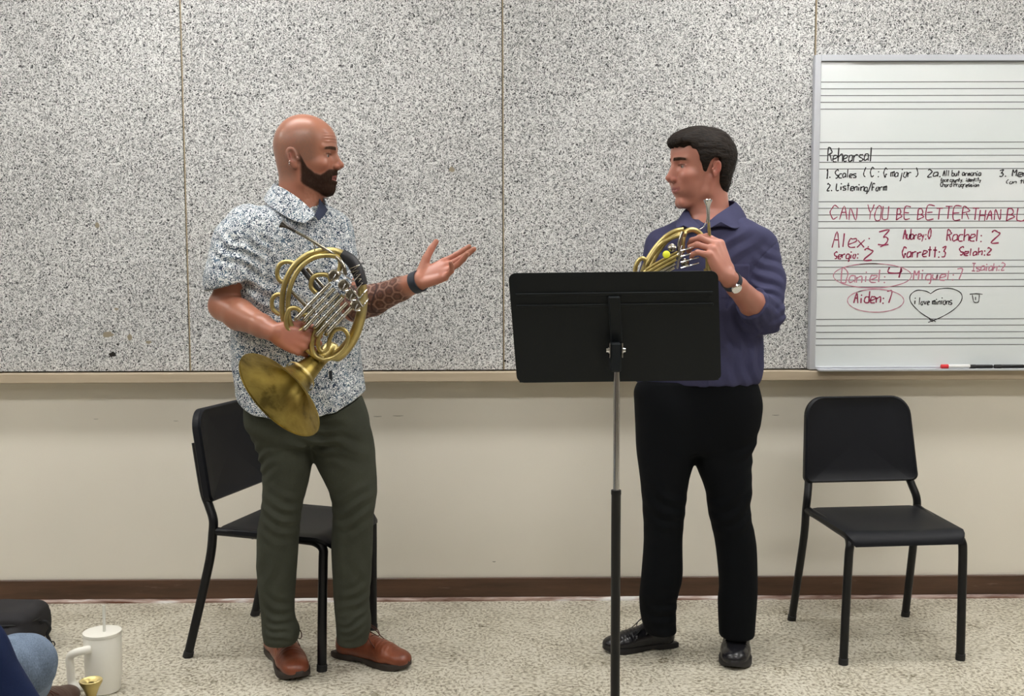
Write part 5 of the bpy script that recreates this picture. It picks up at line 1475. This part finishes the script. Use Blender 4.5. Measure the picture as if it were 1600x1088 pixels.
# ------------------------------------------------------------------ horns
def bell(parent, throat, mouth, r0, r1, m, flare=2.6, thick=0.0012):
    ax = mouth - throat; L = np.linalg.norm(ax); pr = []
    N_ = 26
    for i in range(N_ + 1):
        t_ = i / N_; pr.append((t_ * L, r0 + (r1 - r0) * (0.30 * t_ ** 1.3 + 0.70 * t_ ** (flare * 2.2))))
    inner = [(h_ - 0.0004, r - thick) for h_, r in pr[::-1]]
    rim = [(L + 0.0015, r1 + 0.0015), (L + 0.003, r1), (L + 0.0015, r1 - 0.002)]
    return MB().lathe(throat, ax, pr + rim + inner, 64).build('bell', m, parent, angle=60)


HY = Y1 - 0.262   # plane of the bald man's horn
hp_ = lambda a, b, dy=0.0: P(a, b, HY + dy)
horn = thing('french_horn', 'worn brass double horn held bell-down by the bald man', 'french horn', tuple(hp_(500, 480)))
# bell: mouth ellipse centre (436,617), opening towards lower left and the camera
mc = hp_(436, 618, -0.09); thr = mc - nrm(V3(-0.60, -0.68, -0.58)) * 0.185
bell(horn, thr, mc, 0.024, 0.150, M['bell'])
MB().lathe(mc - nrm(mc - thr) * 0.095, mc - thr, [(0, 0.0500), (0.004, 0.0505), (0.008, 0.0515)], 40).build('bell_ring', M['brass'], horn)
tp = thr + (thr - mc) * 0.0
path = [thr + nrm(mc - thr) * 0.004, thr + nrm(thr - mc) * 0.045, hp_(527, 556, 0.045), hp_(549, 532, 0.02), hp_(562, 500, 0.0), hp_(567, 465, 0.0), hp_(562, 432, 0.0), hp_(549, 408, 0.0), hp_(530, 395, 0), hp_(508, 392, 0), hp_(482, 398, 0), hp_(461, 414, 0), hp_(447, 438, 0), hp_(441, 468, 0), hp_(443, 500, 0.0), hp_(455, 528, 0.0), hp_(476, 548, 0.01)]
rads = [0.0245, 0.020, 0.0185, 0.017, 0.0155, 0.0145, 0.0135, 0.0125, 0.0115, 0.0105, 0.0095, 0.009, 0.0085, 0.008, 0.0075, 0.0075, 0.007]
MB().tube(path, rads, 20, 6).build('bell_branch', M['brass'], horn)
gp = [hp_(566, 446, 0), hp_(558, 422, 0), hp_(548, 407, 0), hp_(534, 397, 0)]
MB().tube(gp, [0.0172, 0.0190, 0.0185, 0.0150], 20, 6).build('leather_guard', M['leather_black'], horn)
lc = MB()
for k in range(5):
    a = hp_(545 + 4 * k, 421 + 5.2 * k, -0.014); b = hp_(562 + 1.2 * k, 414 + 7 * k, -0.014)
    lc.tube([a, (a + b) / 2 + V3(0, -0.006, 0), b], 0.0009, 6, 3); a2 = hp_(547 + 4 * k, 427 + 5.2 * k, -0.014); lc.tube([b, (a2 + b) / 2 + V3(0, -0.006, 0), a2], 0.0009, 6, 3)
lc.build('guard_lacing', M['nickel'], horn)
def tb_(name, pts, r, m, k=6, seg=14): return MB().tube([hp_(*p) for p in pts], r, seg, k).build(name, M[m], horn)
# second tube of the big ring, inside the first
tb_('main_tubing', [(528, 430, -.012), (532, 412, -.012), (527, 402, -.012), (510, 399, -.014), (488, 404, -.014), (468, 420, -.014), (455, 444, -.014), (450, 472, -.014), (453, 502, -.012), (466, 530, -.012), (486, 552, -.01), (505, 560, 0)], 0.0072, 'brass')
tb_('main_tubing', [(505, 563, -.02), (492, 556, -.02), (487, 540, -.02), (492, 520, -.02), (505, 500, -.02), (520, 482, -.02), (536, 462, -.02)], 0.0068, 'brass')
tb_('main_tubing', [(505, 563, -.02), (523, 558, -.02), (538, 545, -.02), (544, 527, -.02), (537, 515, -.02), (524, 516, -.02), (516, 528, -.022), (512, 544, -.022), (503, 550, -.022), (497, 540, -.022), (500, 524, -.022), (513, 505, -.022), (530, 486, -.022)], 0.0062, 'brass')
# crooks on the left side
tb_('tuning_slide', [(455, 440, .02), (439, 440, .02), (433, 428, .02), (437, 414, .02), (448, 409, .02), (462, 412, .02)], 0.0065, 'brass')
tb_('tuning_slide', [(437, 492, .02), (427, 484, .02), (425, 470, .02), (431, 461, .02), (444, 460, .02)], 0.0062, 'brass')
tb_('tuning_slide', [(487, 490, -.02), (476, 492, -.02), (464, 482, -.02), (452, 484, -.02), (447, 500, -.02), (450, 514, -.02), (460, 519, -.02), (474, 514, -.02), (486, 500, -.02)], 0.0068, 'brass')
tb_('tuning_slide', [(494, 458, -.015), (486, 448, -.015), (489, 434, -.015), (500, 429, -.015), (513, 431, -.015), (517, 440, -.015)], 0.0070, 'brass')
# silver valve slides running down to the left
for i in range(6):
    ox, oy = 6.6 * i, 7.6 * i; d1 = (-0.70, 0.72)
    L_ = (72, 66, 74, 60, 66, 52)[i]
    a = (516 + ox, 443 + oy); b = (a[0] + d1[0] * L_, a[1] + d1[1] * L_)
    w_ = 3.1
    sl = tb_('valve_slide', [(a[0], a[1], -.026), ((a[0] + b[0]) / 2, (a[1] + b[1]) / 2, -.026), (b[0], b[1], -.026), (b[0] - 3, b[1] + 4, -.030), (b[0] - 1, b[1] + 3, -.040), (b[0] + 1, b[1], -.043), ((a[0] + b[0]) / 2, (a[1] + b[1]) / 2, -.043), (a[0], a[1], -.043)], 0.0058, 'nickel', 5)
    fr = MB()
    for t_ in (0.3, 0.62):
        for dy in (-.026, -.043):
            c_ = hp_(a[0] + (b[0] - a[0]) * t_, a[1] + (b[1] - a[1]) * t_, dy); u_ = nrm(hp_(b[0], b[1]) - hp_(a[0], a[1]))
            fr.lathe(c_, u_, [(0, 0.0058), (0.0, 0.0070), (0.006, 0.0070), (0.006, 0.0058)], 14)
    fr.build('ferrule', M['chrome'], sl)
for (a, b) in (((478, 470), (500, 498)), ((466, 500), (488, 478)), ((500, 560), (470, 520))):
    tb_('brace', [(a[0], a[1], -.01), (b[0], b[1], -.01)], 0.0028, 'nickel', 1)
for (a, b) in (((480, 420, .02), (508, 452, .01)), ((455, 455, .02), (490, 490, .01)), ):
    tb_('brace', [a, b], 0.0055, 'nickel', 1)
for (a, b) in (((478, 428, .0), (504, 462, -.005)), ((470, 418, .01), (482, 434, .0))):
    tb_('dark_brace', [a, b], 0.0068, 'leather_black', 1)
# rotary valves
for (px_, py_) in ((522, 432), (537, 447), (548, 462), (556, 478)):
    c_ = hp_(px_, py_, -0.010)
    v_ = MB().lathe(c_ + V3(0, 0.012, 0), V3(0.1, -1, 0.1), [(0, 0.014), (0.002, 0.0155), (0.030, 0.0155), (0.032, 0.0165), (0.036, 0.0165), (0.038, 0.013), (0.041, 0.0125), (0.0415, 0.005), (0.047, 0.0045)], 24, True, True).build('rotary_valve', M['nickel'], horn)
    MB().tube([c_ + V3(0.010, -0.034, 0.006), c_ + V3(0.002, -0.036, -0.012), c_ + V3(0.018, -0.034, -0.012)], 0.002, 8, 3).build('valve_screw', M['chrome'], v_)
for k in range(4):
    a = hp_(530 + 9 * k, 424 + 13 * k, -.045); b = hp_(552 + 5 * k, 440 + 13 * k, -.03); c_ = hp_(567 + 3 * k, 425 + 14 * k, -.006)
    MB().tube([a, (a + b) / 2 + V3(0, -0.004, 0), b], 0.0021, 8, 3).tube([b, (b + c_) / 2 + V3(0, -.006, 0), c_], 0.0018, 8, 3).build('valve_lever', M['chrome'], horn)
# leadpipe and mouthpiece
tb_('leadpipe', [(460, 361, -.03), (480, 372, -.025), (503, 386, -.018), (520, 397, -.012), (535, 412, -.02), (540, 430, -.02)], [0.0042, 0.0046, 0.0052, 0.0056, 0.006, 0.006], 'nickel')
a, b = hp_(462, 362, -.03), hp_(441, 350, -.034)
MB().lathe(a, b - a, [(0, 0.0042), (0.018, 0.0048), (0.030, 0.0062), (0.040, 0.0095), (0.044, 0.0125), (0.047, 0.0130), (0.0475, 0.0105), (0.040, 0.005), (0.035, 0.001)], 24, True).build('mouthpiece', M['dark_metal'], horn)
MB().tube([hp_(489, 378, -.02), hp_(492, 388, -.01), hp_(489, 402, -.005)], 0.0018, 8, 3).build('leadpipe_brace', M['nickel'], horn)

HY2 = Y2 - 0.235
h2 = lambda a, b, dy=0.0: P(a, b, HY2 + dy)
horn2 = thing('french_horn', 'brass horn held upright behind the music stand with silver mouthpiece at top', 'french horn', tuple(h2(1050, 440)))
def tb2(name, pts, r, m, k=6, seg=14): return MB().tube([h2(*p) for p in pts], r, seg, k).build(name, M[m], horn2)
tb2('main_tubing', [(1066, 395, -.01), (1067, 375, -.01), (1072, 362, 0), (1086, 360, 0), (1098, 372, 0.0), (1106, 400, .0), (1104, 440, .01), (1092, 478, .01), (1066, 505, .01), (1035, 508, .01), (1008, 490, 0), (998, 458, 0), (1004, 425, 0), (1018, 396, 0), (1037, 373, 0), (1054, 362, 0), (1068, 359, 0)], 0.0082, 'brass')
tb2('main_tubing', [(1072, 366, -.016), (1058, 367, -.016), (1042, 377, -.016), (1026, 398, -.016), (1014, 425, -.016), (1010, 455, -.016), (1020, 485, -.016), (1045, 498, -.016), (1075, 490, -.016)], 0.0068, 'brass')
tb2('main_tubing', [(1010, 415, -.012), (1030, 384, -.024), (1050, 372, -.024), (1064, 368, -.024)], 0.0062, 'brass')
tb2('tuning_slide', [(991, 436, -.01), (994, 414, -.01), (1002, 404, -.01), (1009, 408, -.01), (1009, 424, -.01)], 0.0066, 'brass')
tb2('tuning_slide', [(1060, 396, -.03), (1062, 378, -.03), (1067, 362, -.03)], 0.0060, 'nickel')
for i in range(4):
    x_, y_ = 1058 - 1.5 * i, 394 + 6.5 * i
    sl = tb2('valve_slide', [(x_, y_, -.036), (x_ - 24, y_ + 13, -.036), (x_ - 46, y_ + 26, -.036), (x_ - 51, y_ + 30, -.038), (x_ - 48, y_ + 32, -.042), (x_ - 22, y_ + 17, -.042), (x_, y_ + 5, -.042)], 0.0045, 'brass' if i < 2 else 'nickel', 4)
for (px_, py_) in ((1050, 391), (1062, 402), (1070, 414)):
    c_ = h2(px_, py_, -0.020)
    MB().lathe(c_ + V3(0, 0.012, 0), V3(-0.1, -1, 0.25), [(0, 0.010), (0.002, 0.0115), (0.024, 0.0115), (0.026, 0.0125), (0.030, 0.0125), (0.032, 0.009), (0.034, 0.004)], 20, True, True).build('rotary_valve', M['nickel'], horn2)
c_ = h2(1041, 398, -0.052)
MB().lathe(c_, V3(0, -1, 0.2), [(0, 0.0115), (0.004, 0.0115), (0.006, 0.009)], 20, True, True).build('yellow_cap', M['yellow'], horn2)
for k in range(4):
    y_ = 386 + 9 * k
    MB().tube([h2(1064, y_ + 6, -.05), h2(1078, y_ + 2, -.056), h2(1092, y_ - 2, -.05)], 0.0020, 8, 4).build('valve_lever', M['chrome'], horn2)
MB().tube([h2(1058, 420, -.04), h2(1062, 400, -.045), h2(1066, 384, -.045)], 0.0035, 10, 3).build('brace', M['chrome'], horn2)
tb2('leadpipe', [(1107, 345, -.04), (1108, 360, -.04), (1109, 376, -.035), (1110, 400, -.02), (1108, 430, -.01)], [0.0040, 0.0046, 0.0052, 0.006, 0.006], 'brass')
tb2('finger_hook', [(1091, 359, -.03), (1099, 355, -.035), (1104, 345, -.038), (1105, 334, -.04)], 0.0016, 'chrome')
a, b = h2(1107, 348, -.04), h2(1106, 312, -.052)
Lm = np.linalg.norm(b - a)
MB().lathe(a, b - a, [(0, 0.0042), (Lm * .3, 0.0050), (Lm * .7, 0.0062), (Lm * .85, 0.0100), (Lm * .93, 0.0125), (Lm, 0.0128), (Lm + .0006, 0.0105), (Lm * .9, 0.006), (Lm * .75, 0.001)], 28, True).build('mouthpiece', M['chrome'], horn2)
bt, bm_ = h2(1088, 470, 0.0), h2(1020, 508, -0.06)
bell(horn2, bt, bt + nrm(bm_ - bt) * 0.17, 0.022, 0.125, M['bell'])
MB().tube([bt + nrm(bm_ - bt) * 0.004, bt - nrm(bm_ - bt) * 0.03, h2(1108, 450, .01), h2(1104, 420, .0)], [0.0225, 0.019, 0.015, 0.009], 18, 6).build('bell_branch', M['brass'], horn2)

# ------------------------------------------------------------------ backpack at the left edge
BYc = PZ(20, 1010, 0)[1]
bp = thing('backpack', 'charcoal backpack with buckle strap on the floor at the left edge', 'backpack', tuple(PZ(20, 1010, 0)))
cB = P(8, 985, BYc); htop = P(20, 947, BYc)[2]
s = S()
xr = P(66, 980, BYc)[0]
s.u(rbox((xr - 0.19, BYc, htop / 2), (0.19, 0.12, htop / 2), 0.055), 0)
s.u(rbox((xr - 0.19, BYc - 0.11, htop * 0.36), (0.155, 0.06, htop * 0.36), 0.04), 0.02)
s.d(lambda Q: 0.003 * np.exp(-((Q[:, 2] - htop * 0.74 + 0.05 * (Q[:, 0] - xr)) / 0.004) ** 2))
s.fold((xr - 0.1, BYc - 0.1, htop * 0.8), 0.15, (0.2, 0, 1), 0.06, 0.006)
sdf_obj('bag_body', s, 0.006, M['bag'], bp)
MB().tube([(xr - 0.36, BYc - 0.122, htop * 0.78), (xr - 0.15, BYc - 0.126, htop * 0.80), (xr - 0.03, BYc - 0.10, htop * 0.76), (xr + 0.002, BYc - 0.02, htop * 0.74)], 0.0035, 8, 5).build('zip', M['rubber'], bp)
q = lambda a, b, dy=-0.02: P(a, b, BYc + dy)
MB().tube([q(62, 974), q(72, 972), q(78, 982), (q(74, 992)), q(78, 1002), q(80, 1012)], 0.006, 8, 5, flat=((0, 1, 0), .4)).build('strap', M['rubber'], bp)
MB().tube([q(76, 1003), q(84, 1003), q(86, 1007), q(84, 1011), q(77, 1011), q(76, 1003)], 0.0022, 8).build('strap_ring', M['rubber'], bp)
MB().tube([q(81, 1011), q(82, 1030), q(82, 1052)], 0.005, 8, 3, flat=((0, 1, 0), .4)).build('strap_tail', M['rubber'], bp)

# ------------------------------------------------------------------ two seated listeners, mostly past the left frame edge
def seated(label, hip, knees, ankles, mt, mtop, toes, shoe_m, sole_m, skin, lean=0.0, extra=None):
    root = thing('person', label, 'person', (hip[0], hip[1], 0))
    hip = np.asarray(hip, float)
    tr_ = S(); tr_.u(ell3(hip + V3(0, 0, 0.0), (0.17, 0.14, 0.11)), 0)
    fw = nrm((np.asarray(knees[0]) + np.asarray(knees[1])) / 2 - hip); sd = V3(-fw[1], fw[0], 0)
    for i, s_ in enumerate((1, -1)):
        h_ = hip + nrm(sd) * s_ * 0.09; k_ = np.asarray(knees[i], float); a_ = np.asarray(ankles[i], float)
        tr_.u(cone(h_, k_, 0.090, 0.072), 0.03); tr_.u(cone(k_, mid(k_, a_, .4), 0.072, 0.074), 0.02); tr_.u(cone(mid(k_, a_, .4), a_, 0.074, 0.066), 0.02)
        tr_.fold(k_ + V3(0, -0.05, 0.02), 0.09, (0.2, 1, 0.2), 0.05, 0.004, i)
    sdf_obj('trousers', tr_, 0.006, M[mt], root, relax=1)
    ch = hip + V3(0, lean, 0.40); nk = hip + V3(0, lean, 0.53)
    tp_ = S(); tp_.u(cone(hip + V3(0, -0.01, 0.04), ch + V3(0, 0, -0.08), 0.135, 0.145, ((0, 1, 0), 1.25)), 0)
    tp_.u(cone(ch + V3(-0.13, 0, 0.02), ch + V3(0.13, 0, 0.02), 0.075, 0.075), 0.06)
    bd_ = S(); F_ = Frame(nk + V3(0, 0.02, 0.13), V3(0.3, 0.95, 0), V3(0, 0, 1), 1.0); add_head(bd_, F_)
    bd_.u(cone(F_.w(-0.012, 0, -0.03), nk + V3(0, 0, -0.04), 0.056, 0.064), 0.025)
    bd_.u(cone(ch + V3(-0.1, 0, 0), ch + V3(0.1, 0, 0), 0.07, 0.07), 0.03)
    for i, s_ in enumerate((-1, 1)):
        sh_ = ch + V3(s_ * 0.17, 0, 0.02); el = sh_ + V3(s_ * 0.05, 0.05, -0.27); wr = el + V3(-s_ * 0.07, 0.20, -0.035)
        if extra: wr = el + V3(-s_ * 0.06, 0.18, 0.02)
        tp_.u(cone(sh_, el, 0.062, 0.050), 0.03); tp_.u(cone(el, mid(el, wr, .8), 0.050, 0.040), 0.02)
        bd_.u(cone(sh_ + V3(-s_ * 0.06, 0, 0), el, 0.045, 0.040), 0.02); bd_.u(cone(el, wr, 0.040, 0.027), 0.02)
        add_hand(bd_, wr, V3(-s_ * 0.3, 0.9, -0.1), V3(0, 0.1, -1), -s_, [(20, 25, 15)] * 4)
    def cf(Q):
        C = np.tile(np.array(skin), (len(Q), 1)); return head_cols(F_, Q, C, skin)
    sdf_obj('body', bd_, 0.0035, M['skin'], root, cf)
    sdf_obj('shirt', tp_, 0.006, M[mtop], root)
    hr_ = S(); hr_.u(F_.ell((0.004, 0, 0.052), (0.102, 0.086, 0.100)), 0); hr_.u(F_.ell((-0.035, 0, -0.012), (0.052, 0.068, 0.068)), 0.03)
    hr_.c((lambda Q: poly2(facep, F_.q(Q)[:, 0], F_.q(Q)[:, 2]), F_.O, 0.3), 0.004)
    sdf_obj('hair', hr_, 0.004, M['hair'], root)
    for i in range(2):
        a_ = np.asarray(ankles[i], float); d = nrm(V3(toes[i][0], toes[i][1], 0)); make_shoe(root, (a_[0] - d[0] * 0.05, a_[1] - d[1] * 0.05), d, M[shoe_m], M[sole_m], M['brown_lace'])
    return root


CY = CAM[1]
kA = P(36, 1041, CY + 2.45)
tipA = PZ(107, 1080, 0.02)
aA = V3(tipA[0] - 0.045, tipA[1] - 0.25, 0.105)
pA = seated('seated listener in light blue jeans and brown shoes at the left edge', (kA[0] - 0.40, kA[1] - 0.42, 0.50), [(kA[0] - 0.42, kA[1] - 0.02, 0.50), (kA[0], kA[1], kA[2])],
            [(aA[0] - 0.42, aA[1] - 0.05, 0.105), aA], 'denim', 'greyknit', [(-0.1, 1), (0.30, 1)], 'dark_brown', 'brown_sole', SK2, 0.0)
kB = P(-66, 1031, CY + 1.66)
pB = seated('seated listener in navy trousers at the lower left corner, nearest the camera', (kB[0] - 0.13, kB[1] - 0.45, 0.50), [(kB[0] - 0.22, kB[1] - 0.02, 0.50), (kB[0], kB[1], kB[2])],
            [(kB[0] - 0.22, kB[1] - 0.08, 0.115), (kB[0] + 0.29, kB[1] + 0.04, 0.125)], 'navy', 'navy', [(0, 1), (0.1, 1)], 'blackshoe', 'black_sole', SK1, 0.0, True)


def seat_for(hipx, hipy, label):
    c = dup(chair, label); c.location = (hipx, hipy - 0.02, 0); c.rotation_euler = (0, 0, math.pi); return c


seat_for(kA[0] - 0.40, kA[1] - 0.42, 'black chair under the listener in light jeans')
seat_for(kB[0] - 0.13, kB[1] - 0.45, 'black chair under the listener in navy trousers')
# the listener's horn lying across the lap, mouthpiece up
LY = CY + 1.30; mpt = P(142, 1063, LY)
hl_ = thing('french_horn', 'small gold flared mouthpiece and horn in the lap of the nearest listener', 'french horn', (mpt[0], LY, mpt[2] - 0.17))
zr = kB[2] + 0.085
zr = mpt[2] - 0.135
MB().lathe((mpt[0], LY, mpt[2]), (0, 0, -1), [(0.004, 0.0045), (0.001, 0.0085), (-0.0005, 0.0115), (0.0, 0.0138), (0.0025, 0.0140), (0.010, 0.0098), (0.020, 0.0060), (0.034, 0.0048), (0.070, 0.0044)], 32).build('mouthpiece', M['brass'], hl_)
MB().tube([(mpt[0], LY, mpt[2] - 0.065), (mpt[0], LY, mpt[2] - 0.10), (mpt[0] - 0.01, LY + 0.005, zr + 0.01), (mpt[0] - 0.05, LY + 0.01, zr - 0.005), (mpt[0] - 0.12, LY + 0.02, zr - 0.01)], 0.0052, 12, 6).build('leadpipe', M['brass'], hl_)
rc = V3(mpt[0] - 0.15, LY - 0.06, zr - 0.015)
MB().tube([rc + 0.13 * V3(math.cos(a), math.sin(a), 0) for a in [2 * math.pi * k / 40 for k in range(41)]], 0.008, 14).tube([rc + V3(0, 0, 0.014) + 0.115 * V3(math.cos(a), math.sin(a), 0) for a in [2 * math.pi * k / 40 for k in range(41)]], 0.007, 14).build('main_tubing', M['brass'], hl_)
bell(hl_, rc + V3(-0.08, -0.09, -0.002), rc + V3(-0.27, -0.12, 0.03), 0.022, 0.12, M['bell'])
